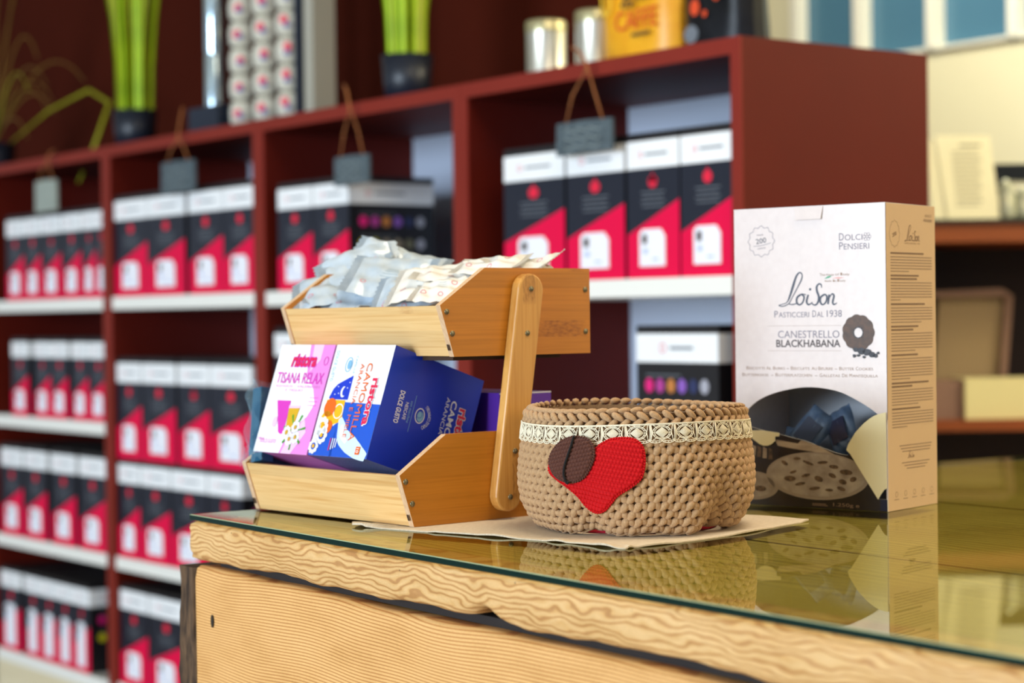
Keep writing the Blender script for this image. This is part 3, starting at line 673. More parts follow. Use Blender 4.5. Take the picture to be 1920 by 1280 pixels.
def tray(yo, zo, ln, scr):
    for sg, x0, x1 in ((1, -.007, 0), (-1, -CW_, -CW_+.007)):
        pts = [(yo, zo), (yo-.0166, zo+.05), (yo+.0400, zo+.0865), (yo+ln, zo+.0865), (yo+ln, zo)]
        b = MB(); b.prism(pts, 0, x0, x1, 0, [1, 1, 0, 1, 0])
        # little dark tenon slot low on the end grain
        yy = yo-.0166*.17; b.add([(x0+.0025, yy-.0009, zo+.006), (x0+.0055, yy-.0009, zo+.006), (x0+.0055, yy-.0029, zo+.012), (x0+.0025, yy-.0029, zo+.012)], [(0, 1, 2, 3)], 2)
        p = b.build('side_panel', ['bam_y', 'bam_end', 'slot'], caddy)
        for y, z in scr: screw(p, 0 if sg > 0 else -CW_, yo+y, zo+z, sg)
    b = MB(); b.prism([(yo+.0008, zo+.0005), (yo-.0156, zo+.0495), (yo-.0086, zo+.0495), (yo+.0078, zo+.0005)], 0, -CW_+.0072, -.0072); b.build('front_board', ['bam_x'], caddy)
    b = MB(); b.box(-CW_+.0072, -.0072, yo+ln-.008, yo+ln-.0005, zo+.0005, zo+.0865); b.build('back_board', ['bam_x'], caddy)
    b = MB(); b.box(-CW_+.0072, -.0072, yo+.008, yo+ln-.0085, zo+.001, zo+.006); b.build('tray_floor', ['bam_x'], caddy)
tray(0, 0, CL, ((-.0095, .0437), (-.0018, .0222), (CL-.007, .065), (CL-.007, .023)))
tray(.0515, .1609, CU, ((-.0085, .0437), (-.0018, .0225), (.1732, .065), (.1732, .0222)))
b = MB(); b.box(-CW_+.03, -.012, .06, .20, .1569, .1608); b.build('under_runner', ['slot'], caddy)
for sg in (1, -1):
    T_, B_ = Vector((.1415, .2253)), Vector((.1095, .0240)); ax = (T_-B_).normalized(); nr = Vector((ax.y, -ax.x)); R_ = .0163
    def outline(r):
        o = []
        for i in range(13): a = pi*i/12; o.append(T_+nr*r*cos(a)+ax*r*sin(a))
        for i in range(13): a = pi*i/12; o.append(B_-nr*r*cos(a)-ax*r*sin(a))
        return o
    b = MB(); lay = [(.0006, R_-.001), (.0014, R_), (.0098, R_), (.0112, R_-.0006), (.0118, R_-.002)]
    xb = 0 if sg > 0 else -CW_; vs = []
    for dx, r in lay: vs += [(xb+sg*dx, q.x, q.y) for q in outline(r)]
    n = 26
    b.add(vs, [(k*n+i, k*n+(i+1) % n, (k+1)*n+(i+1) % n, (k+1)*n+i) for k in range(4) for i in range(n)]+[list(range(n)), [4*n+i for i in range(n)]], 0)
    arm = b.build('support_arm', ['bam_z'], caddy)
    for y, z in ((.1413, .2264), (.1356, .1826), (.1177, .0667), (.1107, .0219)): screw(arm, xb+sg*.0118, y, z, sg)

# ------------------------------------------------------------------ tea boxes in the lower tray
M['tea_blue'] = nm('royal_blue_card', .3, lin('1038C4'), coat=.1); M['tea_white'] = nm('gloss_white_card', .28, lin('F6F6F8'), coat=.2)
M['tea_mid'] = nm('bright_blue_print', .3, lin('1A56C8')); M['tea_orange'] = nm('orange_print', .4, lin('E8660C')); M['tea_yellow'] = nm('yellow_print', .4, lin('F6B410'))
M['tea_red'] = nm('rose_red_print', .4, lin('E0174C')); M['tea_pale'] = nm('pale_blue_print', .4, lin('7FB4D8')); M['tea_under'] = noisy('slate_blue_card', lin('4E5A8C'), lin('6E7AA8'), (400, 400, 400), .4)
M['tea_pink'] = nm('orchid_card', .3, lin('E88AD8'), coat=.2); M['tea_magenta'] = nm('magenta_print', .4, lin('D838B8')); M['tea_green'] = nm('leaf_green_print', .4, lin('4A9A2A')); M['tea_gold'] = nm('gold_print', .4, lin('D8A81A'))
M['tea_cloud'] = nm('cloud_print', .4, lin('CFE4F8')); M['tea_softpink'] = nm('soft_pink_print', .4, lin('F6C6EC'))
M['violet'] = nm('violet_card', .4, lin('6A34B8')); M['violet_dark'] = nm('violet_card_side', .4, lin('5A2CA0'))
PHI = .334
def tea_box(a, y, z, w, h, d, name, label, fn, mats, phi=PHI, rz=0., under=0):
    o = thing(name, label, 'tea box')
    o.matrix_world = CDM@Matrix.Translation((-a, y, z))@Matrix.Rotation(rz, 4, 'Z')@Matrix.Rotation(-phi, 4, 'X')
    b = MB(); c = .0006
    b.box(-w, 0, 0, d, 0, h, 0)
    for i in range(len(b.f)):
        pass
    b.m[4] = under; fn(Face(b, (-w, 0, 0), (1, 0, 0), (0, 0, 1), .0002), Face(b, (0, 0, 0), (0, 1, 0), (0, 0, 1), .0002), w, h, d)
    b.build('carton', mats, o, fix=False); return o
def quadrant(f, pts, w, h, mi, k=1): f.poly([(x*w, y*h) for x, y in pts], mi, k)
def camomile(f, r, w, h, d):
    # 0 blue 1 white 2 mid 3 orange 4 yellow 5 red 6 pale 7 under 8 cloud
    f.rect(0, 0, w, h, 1)
    quadrant(f, [(.36, 0), (1, 0), (1, .475), (.40, .485), (.36, .40)], w, h, 2, 2)
    quadrant(f, [(0, 0), (.4, 0), (.36, .3), (.2, .22), (.06, .16), (0, .10)], w, h, 2, 2)
    quadrant(f, [(.10, .52), (.14, .60), (.20, .645), (.30, .68), (.43, .725), (.435, .505), (.12, .505)], w, h, 0, 2)
    f.poly([(w*.33+w*.05*cos(a), h*.575+h*.05*sin(a)) for a in [pi*.55+pi*1.1*i/10 for i in range(11)]]+[(w*.345+w*.035*cos(a), h*.578+h*.04*sin(a)) for a in [pi*1.65-pi*1.1*i/10 for i in range(11)]], 1, 3)
    for sx, sy in ((.22, .62), (.25, .56), (.40, .66), (.38, .61), (.19, .55)): f.disc(w*sx, h*sy, w*.008, h*.006, 1, 3, 6)
    quadrant(f, [(.08, .50), (.40, .50), (.42, .31), (.24, .27), (.10, .36)], w, h, 4, 3)
    f.disc(w*.17, h*.43, w*.10, h*.085, 3, 4); f.disc(w*.15, h*.33, w*.09, h*.07, 4, 4); f.ring(w*.33, h*.40, w*.075, w*.012, 1, 4)
    f.disc(w*.22, h*.26, w*.07, h*.06, 3, 4)
    # white swirl of steam
    f.stroke([(w*.40, h*.34), (w*.46, h*.26), (w*.52, h*.18), (w*.66, h*.12), (w*.82, h*.06), (w*.98, h*.012)], [w*.05, w*.13, w*.18, w*.20, w*.16, w*.08], 8, 4)
    f.stroke([(w*.46, h*.28), (w*.50, h*.2), (w*.60, h*.13)], [w*.04, w*.08, w*.04], 1, 5)
    for cx_, cy_, rr in ((.12, .26, .075), (.15, .18, .07), (.06, .08, .06)):
        for q in range(9): f.disc(w*(cx_+rr*cos(q*.7)), h*cy_+w*rr*sin(q*.7), w*rr*.42, w*rr*.42, 1, 5, 8)
        f.disc(w*cx_, h*cy_, w*rr*.35, w*rr*.35, 4, 6, 8)
    A = -pi/2
    f.text('CAMOMILLA', w*.625, h*.835, w*.095, 3, w=h*.69, ang=A, k=6)
    f.text('ARANCIA E MIELE', w*.515, h*.83, w*.062, 3, w=h*.66, ang=A, k=6)
    f.text('ristora', w*.785, h*.71, w*.115, 1, w=h*.43, ang=A, k=6, bold=.075); f.text('ristora', w*.785, h*.703, w*.115, 5, w=h*.415, ang=A, k=7, bold=.035)
    f.ring(w*.30, h*.82, w*.055, w*.010, 6, 3, ry=w*.075); f.disc(w*.31, h*.82, w*.035, w*.05, 6, 3)
    f.text('DOLCE GUSTO', w*.035, h*.945, w*.05, 6, w=h*.28, ang=A, k=3); f.text('CAPSULE', 0+w*.40, h*.90, w*.03, 6, w=h*.16, ang=A, k=3)
    f.rect(w*.80, h*.03, w*.87, h*.10, 3, 7); f.text('10', w*.815, h*.085, w*.045, 1, w=h*.04, ang=A, k=8)
    for q in range(4): f.rect(w*(.33+.035*q), h*(.05+.01*q), w*(.342+.035*q), h*.16, 1 if q else 5, 7)
    # broad blue side
    r.rect(0, 0, d, h, 0)
    r.text('DOLCE GUSTO', d*.165, h*.655, d*.05, 1, w=h*.28, ang=A, k=2, bold=.02); r.text('NESCAFE', d*.245, h*.575, d*.035, 1, w=h*.15, ang=A, k=2)
    r.text('con macchine', d*.295, h*.60, d*.028, 6, w=h*.19, ang=A, k=2); r.rect(d*.335, h*.34, d*.339, h*.66, 6, 2)
    r.ring(d*.42, h*.505, d*.048, d*.008, 1, 2, ry=d*.062); r.disc(d*.425, h*.50, d*.034, d*.046, 6, 2); r.ring(d*.41, h*.515, d*.03, d*.004, 0, 3)
    r.text('CAPSULE COMPATIBILI', d*.42, h*.505, d*.032, 1, w=d*.26, align='C', k=2, arc=(d*.118, 0, True))
    r.text('CAMOMILLA', d*.715, h*.735, d*.062, 1, w=h*.62, ang=A, k=2, bold=.02); r.text('ARANCIA E MIELE', d*.655, h*.745, d*.042, 1, w=h*.60, ang=A, k=2)
    r.text('ristora', d*.82, h*.70, d*.085, 1, w=h*.43, ang=A, k=2, bold=.08); r.text('ristora', d*.82, h*.695, d*.085, 5, w=h*.42, ang=A, k=3, bold=.035)
tea_box(.0604, -.0109, .0624, .0985, .1166, .118, 'tea_box', 'royal blue and white camomile tea box tilted back in the lower tray', camomile,
        ['tea_blue', 'tea_white', 'tea_mid', 'tea_orange', 'tea_yellow', 'tea_red', 'tea_pale', 'tea_under', 'tea_cloud'], under=7)
def relax(f, r, w, h, d):
    # 0 pink 1 white 2 magenta 3 red 4 gold 5 green 6 soft
    f.rect(0, 0, w, h, 1)
    quadrant(f, [(.55, 1), (1, 1), (1, 0), (.48, 0), (.52, .10), (.62, .22), (.82, .34), (.90, .46), (.80, .60), (.72, .66), (.62, .70), (.60, .78)], w, h, 0, 2)
    quadrant(f, [(.52, 0), (.70, 0), (.88, .2), (.80, .32), (.60, .18)], w, h, 6, 3); quadrant(f, [(.66, .75), (.80, .86), (.80, 1), (.62, 1)], w, h, 6, 3)
    f.text('ristora', w*.28, h*.80, w*.145, 2, w=w*.46, k=4, bold=.07, shear=.15); f.text('ristora', w*.285, h*.802, w*.14, 3, w=w*.45, k=5, bold=.03, shear=.15)
    f.text('TISANA RELAX', w*.08, h*.64, w*.125, 2, w=w*.86, k=4, bold=.008)
    for x0, x1, y in ((.10, .42, .60), (.50, .92, .60), (.30, .62, .565)): f.text('MELISSA PASSIFLORA' if x0 < .2 else ('VALERIANA' if x0 > .4 else 'E TIGLIO'), w*x0, h*y, w*.03, 0, w=w*(x1-x0), k=4)
    quadrant(f, [(.20, .48), (.46, .48), (.475, .18), (.42, .17), (.37, .19)], w, h, 2, 3)
    quadrant(f, [(.46, .41), (.66, .415), (.60, .12), (.52, .12)], w, h, 4, 4); quadrant(f, [(.455, .435), (.665, .44), (.66, .415), (.46, .41)], w, h, 6, 4)
    for q in range(7): a = q*.9; f.poly([(w*.66, h*.2), (w*(.66+.20*cos(a)-.03*sin(a)), h*.2+w*(.20*sin(a)+.03*cos(a))), (w*(.66+.2*cos(a+.3)), h*.2+w*.2*sin(a+.3))], 5, 5)
    for cx_, cy_ in ((.54, .19), (.68, .24), (.72, .15), (.62, .13)):
        for q in range(8): f.disc(w*(cx_+.05*cos(q*.785)), h*cy_+w*.05*sin(q*.785), w*.024, w*.024, 1, 6, 8)
        f.disc(w*cx_, h*cy_, w*.022, w*.022, 4, 7, 8)
    f.ring(w*.91, h*.85, w*.035, w*.008, 2, 4, ry=w*.045); f.text('CAPSULE', w*.02, h*.11, w*.03, 2, w=w*.13, k=4); f.text('DOLCE GUSTO', w*.08, h*.085, w*.045, 2, w=w*.30, k=4)
    for q in range(3): f.rect(w*(.78), h*(.51-.035*q), w*(.94), h*(.515-.035*q), 2, 4)
    f.disc(w*.26, h*.28, w*.045, w*.06, 6, 4)
tea_box(.1604, -.0118, .0620, .0975, .1169, .118, 'tea_box', 'white and pink herbal tea box tilted back beside the blue one', relax,
        ['tea_pink', 'tea_white', 'tea_magenta', 'tea_red', 'tea_gold', 'tea_green', 'tea_softpink', 'tea_pink'], under=7)
def violet(f, r, w, h, d):
    f.rect(0, 0, w, h, 1); r.rect(0, 0, d, h, 0); r.rect(0, h-.0015, d, h, 2, 2); r.text('ristora', d*.0+.012, h*.22, .012, 3, w=.05, k=2, bold=.03, ang=pi/2)
tea_box(.045, .146, .0065, .16, .115, .070, 'tea_box', 'violet tea box standing upright at the back of the lower tray', violet, ['violet', 'violet_dark', 'tea_white', 'tea_red'], phi=0)
o = tea_box(.065, .012, .0065, .19, .031, .052, 'tea_box', 'flat white carton lying under the two tilted tea boxes', lambda f, r, w, h, d: None, ['tea_white'], phi=0)
# teal wrapped packet at the left end
M['teal'] = nm('teal_foil', .3, lin('0C5070')); m = nm('clear_wrap', .08, lin('9CC4D8')); M['wrap'] = m
bs = m.node_tree.nodes['Principled BSDF']; bs.inputs['Alpha'].default_value = .13; bs.inputs['Specular IOR Level'].default_value = .8
w = N(m, 'ShaderNodeTexNoise', i_Scale=140.0, i_Detail=3.0); L(m, coords(m), w.inputs['Vector']); bump(m, w.outputs[0], .8, .004)
o = thing('teal_packet', 'teal packet in crinkled clear wrap squeezed in at the left end of the caddy', 'packet')
o.matrix_world = CDM@Matrix.Translation((-.2640, -.008, .052))@Matrix.Rotation(-.16, 4, 'Y')@Matrix.Rotation(-.20, 4, 'X')
b = MB(); b.box(-.0165, 0, .004, .085, 0, .080); b.build('packet', ['teal'], o)
b = MB(); random.seed(5)
def wr(u, v):
    a = 2*pi*u; q = max(abs(cos(a)), abs(sin(a))); x = -.006+(.0095+.002*sin(v*23+u*31))*cos(a)/q; y = .044+(.047+.004*sin(v*17+u*11))*sin(a)/q
    k = 1-(.25*max(0, v-.85)/.15); return (-.006+(x+.006)*k-.004*max(0, v-.8), y, -.008+.096*v+.003*sin(u*40))
b.grid(wr, 60, 24); b.build('clear_wrap', ['wrap'], o)
b = MB(); b.grid(lambda u, v: (-.004+.036*u, -.010-.006*sin(3*u)+.002*sin(19*u+9*v), -.004+.016*v*(1-.4*u)+.003*sin(u*16)), 14, 6); b.build('loose_wrap', ['wrap'], o, fix=False)
b = MB(); b.box(0.002, .022, -.004, .010, -.003, .006); b.build('blue_corner', ['teal'], o)

# ------------------------------------------------------------------ sachets in the upper tray
m = noisy('sachet_foil', lin('B2C2D0'), lin('CCD8E2'), (60, 60, 60), .32, 5, .5, .002); M['foil'] = m; m.node_tree.nodes['Principled BSDF'].inputs['Metallic'].default_value = .15
m = noisy('sachet_foil_white', lin('DCDAD4'), lin('EDEAE2'), (50, 50, 50), .34, 5, .4, .002); M['foil_w'] = m
def sachet(i, px, py, bb, roll, tilt, label, sz=.072, mt='foil', yaw=0., zoff=0.):
    random.seed(50+i)
    X = (px-827-1420*(bb-.035))/1104; X = max(-.253, min(-.042, X)) if zoff == 0 else X
    D = 1.8926-.76*X+.65*bb; z = .1985+(597-py)/3733*D
    o = thing('coffee_sachet', label, 'sachet', group='foil sachets heaped in the upper tray')
    o.matrix_world = CDM@Matrix.Translation((X, bb, z))@Matrix.Rotation(yaw, 4, 'Z')@Matrix.Rotation(-radians(90-tilt), 4, 'X')@Matrix.Rotation(-radians(roll), 4, 'Y')
    w = sz*random.uniform(.95, 1.12); h = sz*random.uniform(.72, .86); T = random.uniform(.007, .010); p1, p2, p3 = [random.uniform(0, 6) for _ in range(3)]
    bend = random.uniform(-.010, .010); tw = random.uniform(-.006, .006)
    def sf(sg):
        def fn(u, v):
            e = max(0, min(1, (min(u, 1-u)-.10)/.16)); g = max(0, min(1, (min(v, 1-v)-.02)/.25))
            q = sqrt(e)*sqrt(g); x = (u-.5)*w; zz = (v-.5)*h
            wr_ = .0012*q*(sin(14*u+p1+3*v)+sin(9*v*2+p2+5*u))+.0009*sin(26*u*(1 if .1 < u < .9 else 0)+p3+4*v)
            y = -sg*T*.5*q+wr_+bend*(2*u-1)**2+tw*(2*u-1)*(2*v-1)*1.5
            if u in (0, 1): x += (.0011 if int(round(v*20)) % 2 else -.0011)
            return (x, y, zz)
        return fn
    b = MB(); b.grid(sf(1), 20, 20); b.grid(sf(-1), 20, 20)
    for u, v, rr in ((.24, .3, .0032), (.72, .62, .0032), (.55, .2, .0028)):
        cpt = Vector(sf(1)(u, v)); vs = []
        for k in range(15):
            a = 2*pi*k/14
            for r_ in (rr*.72, rr):
                q = sf(1)(u+r_*cos(a)/w, v+r_*sin(a)/h); vs.append((q[0], q[1]-.0003, q[2]))
        b.add(vs, [(2*k, 2*k+1, 2*k+3, 2*k+2) for k in range(14)], 1)
    for k in range(4):
        q0, q1 = .40+.02*k, .62-.01*k
        vs = []
        for s_ in range(5):
            u = q0+(q1-q0)*s_/4
            for dv in (0, .012): q = sf(1)(u, .46+.055*k+dv); vs.append((q[0], q[1]-.0003, q[2]))
        b.add(vs, [(2*s_, 2*s_+1, 2*s_+3, 2*s_+2) for s_ in range(4)], 2)
    b.build('pouch', [mt, 'logo_pinkred', 'grey_print2'], o, fix=False)
M['logo_pinkred'] = nm('sachet_logo', .5, lin('D88A96')); M['grey_print2'] = nm('sachet_print', .5, lin('9AB0BC'))
SL = [
 (612, 560, .094, 12, 24, 'pale foil sachet poking over the left end of the upper tray', .07, 'foil', .8),
 (616, 538, .088, 13, 30, 'grey-blue foil sachet above the left front corner of the upper tray', .09, 'foil', .7),
 (650, 505, .125, 17, 52, 'pale blue foil sachet crowning the heap at the left', .085, 'foil', .8),
 (715, 494, .150, -24, 48, 'grey foil sachet sliding down behind the top of the heap', .075, 'foil', .8),
 (768, 504, .165, -16, 36, 'dull grey foil sachet at the back, right of the heap top', .08, 'foil', .7),
 (672, 530, .112, 14, 42, 'crumpled foil sachet in the middle of the heap, under the crowning one', .085, 'foil', .7),
 (735, 522, .118, -12, 42, 'creased grey foil sachet right of the middle of the heap', .085, 'foil', .8),
 (802, 532, .108, -8, 32, 'bright white foil sachet with red rings near the sloping panel', .08, 'foil_w', .7),
 (850, 514, .135, 6, 20, 'whitish foil sachet lying against the right panel', .075, 'foil_w', .6),
 (686, 556, .098, 4, 40, 'light blue striped sachet standing just behind the front board', .09, 'foil', .6),
 (768, 556, .098, -4, 38, 'pale blue sachet at the front right of the upper tray', .08, 'foil', .6),
 (832, 545, .100, 6, 30, 'white foil sachet in the right front corner of the upper tray', .06, 'foil_w', .5),
 (925, 500, .155, 12, 18, 'white sachet edge showing above the straight top of the side panel', .07, 'foil_w', .3),
 (985, 503, .180, -6, 14, 'white sachet edge behind the rounded arm top', .07, 'foil_w', .4),
 (1030, 508, .190, -2, 8, 'last white sachet sliver above the panel, furthest right', .055, 'foil_w', .4),
 (620, 568, .110, 4, 8, 'foil sachet lying flat low in the left of the heap', .08, 'foil', .2),
 (720, 572, .115, -3, 6, 'foil sachet lying flat under the middle of the heap', .09, 'foil', -.3),
 (800, 570, .115, 5, 6, 'foil sachet lying flat under the right of the heap', .09, 'foil', .5),
 (700, 548, .150, 3, 10, 'foil sachet lying flat behind the middle of the heap', .10, 'foil', .3),
 (790, 545, .160, -4, 10, 'foil sachet lying flat at the back of the heap', .10, 'foil', -.2)]
for i, q in enumerate(SL): sachet(i, *q)

# ================================================================== CROCHET BASKET
BK = Vector((.117, 1.88, GZ+.0017)); BR = -atan2(.117, 1.88)
basket = thing('crochet_basket', 'round beige crochet basket with lace band, red heart and coffee bean', 'basket', BK, (0, 0, BR))
def yarn(name, c1, c2, sc=700, r=.75):
    m = nm(name, r); n = N(m, 'ShaderNodeTexNoise', i_Scale=float(sc), i_Detail=3.0); L(m, coords(m, (1, 1, .6)), n.inputs['Vector'])
    base(m, ramp(m, n.outputs[0], [(.3, c1), (.7, c2)])); bump(m, n.outputs[0], .35, .0006)
    b_ = m.node_tree.nodes['Principled BSDF']; b_.inputs['Sheen Weight'].default_value = .15 if 'red' not in name else 0; b_.inputs['Specular IOR Level'].default_value = .25; return m
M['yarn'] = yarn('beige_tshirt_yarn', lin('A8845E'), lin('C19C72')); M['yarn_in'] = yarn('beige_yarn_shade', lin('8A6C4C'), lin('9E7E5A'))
M['lace'] = yarn('cream_lace_thread', lin('EDE2C4'), lin('F4EAD0'), 1500); M['redyarn'] = yarn('red_crochet_yarn', lin('B40008'), lin('CC0610'), 1600)
M['brownyarn'] = yarn('brown_crochet_yarn', lin('4C261C'), lin('5E3526'), 1600); M['blackyarn'] = yarn('black_cord', lin('0A0808'), lin('1A1414'), 1600); M['redfelt'] = nm('red_felt', .9, lin('B0102A'))
PR = [(0, .0860), (.006, .0925), (.012, .098), (.027, .1055), (.044, .1082), (.06, .1076), (.08, .1050), (.098, .1025), (.115, .1018)]
def R0(z):
    z = max(0, min(.1149, z))
    for (a, r), (c, s_) in zip(PR, PR[1:]):
        if z <= c: t_ = (z-a)/(c-a); return r*(1-t_)+s_*t_
def gs(x, m_, s_): return exp(-((x-m_)/s_)**2)
def warp(th, z, dr=0.):
    # th 0 = toward camera, positive to the right
    t_ = (th+pi) % (2*pi)-pi; lo = max(0., 1-z/.062)
    r = R0(z)+dr+lo*(.0065*gs(t_, .50, .13)-.0150*gs(t_, .80, .15)+.004*gs(t_, 1.12, .15)-.006*gs(t_, -.42, .16)+.004*gs(t_, -.12, .2)+.003*gs(t_, -.8, .2))
    r += .0012*sin(3*t_+1)+.0008*sin(7*t_)
    zz = z+lo*(.0035*gs(t_, -.46, .14)+.004*gs(t_, .95, .25)+.002*gs(t_, .12, .12))
    zz += .0018*(z/.11)*sin(2*t_+.4)
    return Vector((r*sin(t_), -r*cos(t_), zz))
def basis(th, z, dr=0.):
    p = warp(th, z, dr); e = .01
    T_ = (warp(th+e, z, dr)-warp(th-e, z, dr)).normalized(); V_ = (warp(th, min(z+.002, .114), dr)-warp(th, max(z-.002, 0), dr)).normalized(); n_ = T_.cross(V_).normalized()
    if n_.dot(Vector((p.x, p.y, 0))) < 0: n_ = -n_
    return p, T_, V_, n_
NS = 58; b = MB(); random.seed(11)
rows = [.0062+.0070*i for i in range(12)]
for ri, z in enumerate(rows):
    for s_ in range(NS):
        for sg in (-1, 1):
            th = 2*pi*(s_+.5*(ri % 2)+.23*sg+.25)/NS; p, T_, V_, n_ = basis(th, z+random.uniform(-.0004, .0004))
            an = (.62 if sg > 0 else -.95)+random.uniform(-.12, .12)
            ax = V_*cos(an)+T_*sin(an); wd = n_.cross(ax)
            b.ell(p+n_*(.0002+.0010*(sg > 0)), ax*(.0060 if sg > 0 else .0054), wd*.0036, n_*.0036, 0, 9, 7, .22)
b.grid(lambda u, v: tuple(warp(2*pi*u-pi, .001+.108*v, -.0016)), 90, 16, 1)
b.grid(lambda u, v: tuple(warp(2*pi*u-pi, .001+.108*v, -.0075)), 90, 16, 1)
b.build('crochet_wall', ['yarn', 'yarn_in'], basket, fix=False)
# rim: two braided rows
b = MB()
for ri, (z, dr, sl) in enumerate(((.1010, .0012, .95), (.1075, .0010, -.95), (.1125, -.0035, .9))):
    for s_ in range(NS):
        p, T_, V_, n_ = basis(2*pi*(s_+.5*(ri % 2))/NS, z, dr); an = sl+random.uniform(-.08, .08); ax = V_*cos(an)+T_*sin(an)
        if ri == 2: V2 = -n_; ax = (V2*cos(an)+T_*sin(an)); wd = V_.cross(ax); b.ell(p+V_*.0005, ax*.0072, wd*.0030, V_*.0030, 0, 8, 6, .2)
        else: b.ell(p, ax*.0070, n_.cross(ax)*.0031, n_*.0036, 0, 8, 6, .2)
b.build('rim_braid', ['yarn'], basket, fix=False)
b = MB()
for s_ in range(46):
    p, T_, V_, n_ = basis(2*pi*s_/46, .0012, .0015); an = 1.15; ax = V_*cos(an)+T_*sin(an)
    b.ell(p+Vector((0, 0, .0022)), ax*.0098, n_.cross(ax)*.0030, n_*.0033, 0, 8, 6, .15)
b.build('base_cord', ['yarn'], basket, fix=False)
b = MB(); b.lathe([(0, .0004), (.074, .0004), (.074, .0022), (0, .0022)], 40); b.build('red_base', ['redfelt'], basket)
# lace band
b = MB(); z0, z1 = .0845, .1010; NM = 31; Pm = 2*pi/NM; rt_ = .00042
def lp(x, y, dr=.0052): # x in motif units, y 0..1
    return tuple(warp(x*Pm-pi, z0+(z1-z0)*y, dr+.0004*sin(x*9)))
def th_(pts, r=rt_, n=4): b.tube([lp(*q) for q in pts], r, n)
th_([(i/6, .985) for i in range(6*NM+1)], .0005); th_([(i/6, .93) for i in range(6*NM+1)], .0004); th_([(i/4, .955+.022*(-1)**i) for i in range(4*NM+1)])
for k in range(NM):
    for q in range(2):
        th_([(k+.5*q+.25-.25*cos(pi*j/6), .10-.13*sin(pi*j/6)) for j in range(7)], .0005); th_([(k+.5*q+.25-.25*cos(pi*j/6), .17-.10*sin(pi*j/6)) for j in range(7)])
        for j in range(1, 6): th_([(k+.5*q+.25-.25*cos(pi*j/6), .17-.10*sin(pi*j/6)), (k+.5*q+.25-.27*cos(pi*j/6), .10-.13*sin(pi*j/6))], .00036)
    c = k+.5
    for j in range(-4, 5):   # woven diamond
        e = j/4.0; th_([(c+.25*e-.125*(1-abs(e))*0-.0, .52+.0), (c+.25*e, .52)], .0002) if 0 else None
        x0_, y0_ = -.26+.065*(j+4)*.5, .52-.035*(j+4); 
        th_([(c-.26+.0325*(j+4), .52+.034*(j+4)), (c+.0325*(j+4), .52-.272+.034*(j+4))], .00036)
        th_([(c-.26+.0325*(j+4), .52-.034*(j+4)), (c+.0325*(j+4), .52+.272-.034*(j+4))], .00036)
    for rx, ry, r_ in ((.38, .36, .0005), (.30, .30, .0004)):
        th_([(c+rx*cos(2*pi*j/18), .52+ry*sin(2*pi*j/18)) for j in range(19)], r_)
    for j in range(14):
        a = 2*pi*j/14; th_([(c+.30*cos(a), .52+.30*sin(a)), (c+.38*cos(a), .52+.36*sin(a))], .0004)
    for sx in (-.44, .44): th_([(c+sx, .12), (c+sx*.93, .35), (c+sx*.90, .52), (c+sx*.93, .7), (c+sx, .93)], .00042); th_([(c+sx+.0, .3), (c+sx*.88, .42)], .0004); th_([(c+sx, .75), (c+sx*.88, .62)], .0004)
    for dx in (-.5, -.47, -.44): th_([(c+dx, .12), (c+dx*.96, .52), (c+dx, .93)], .0004)
    for x1_, x2_ in ((-.36, -.22), (.36, .22), (-.12, -.06), (.12, .06)): th_([(c+x1_, .93), (c+x2_, .80)], .0004); th_([(c+x1_, .14), (c+x2_, .24)], .0004)
b.build('lace_band', ['lace'], basket, fix=False)
# appliques: crocheted patches that follow the wall
def inside(x, y, P):
    r = False; j = len(P)-1
    for i in range(len(P)):
        if (P[i][1] > y) != (P[j][1] > y) and x < (P[j][0]-P[i][0])*(y-P[i][1])/(P[j][1]-P[i][1])+P[i][0]: r = not r
        j = i
    return r
def edged(x, y, P):
    m_ = 9; 
    for i in range(len(P)):
        ax, ay = P[i-1]; bx, by = P[i]; dx, dy = bx-ax, by-ay; t_ = max(0, min(1, ((x-ax)*dx+(y-ay)*dy)/(dx*dx+dy*dy+1e-12))); m_ = min(m_, math.hypot(x-ax-t_*dx, y-ay-t_*dy))
    return m_
def smooth_poly(P, sub=5):
    o = []; n = len(P)
    for i in range(n):
        p0, p1, p2, p3 = P[i-1], P[i], P[(i+1) % n], P[(i+2) % n]
        for j in range(sub):
            q = j/sub; o.append(tuple(.5*((2*bb)+(-a+c)*q+(2*a-5*bb+4*c-d)*q*q+(-a+3*bb-3*c+d)*q**3) for a, bb, c, d in zip(p0, p1, p2, p3)))
    return o
RB = .108
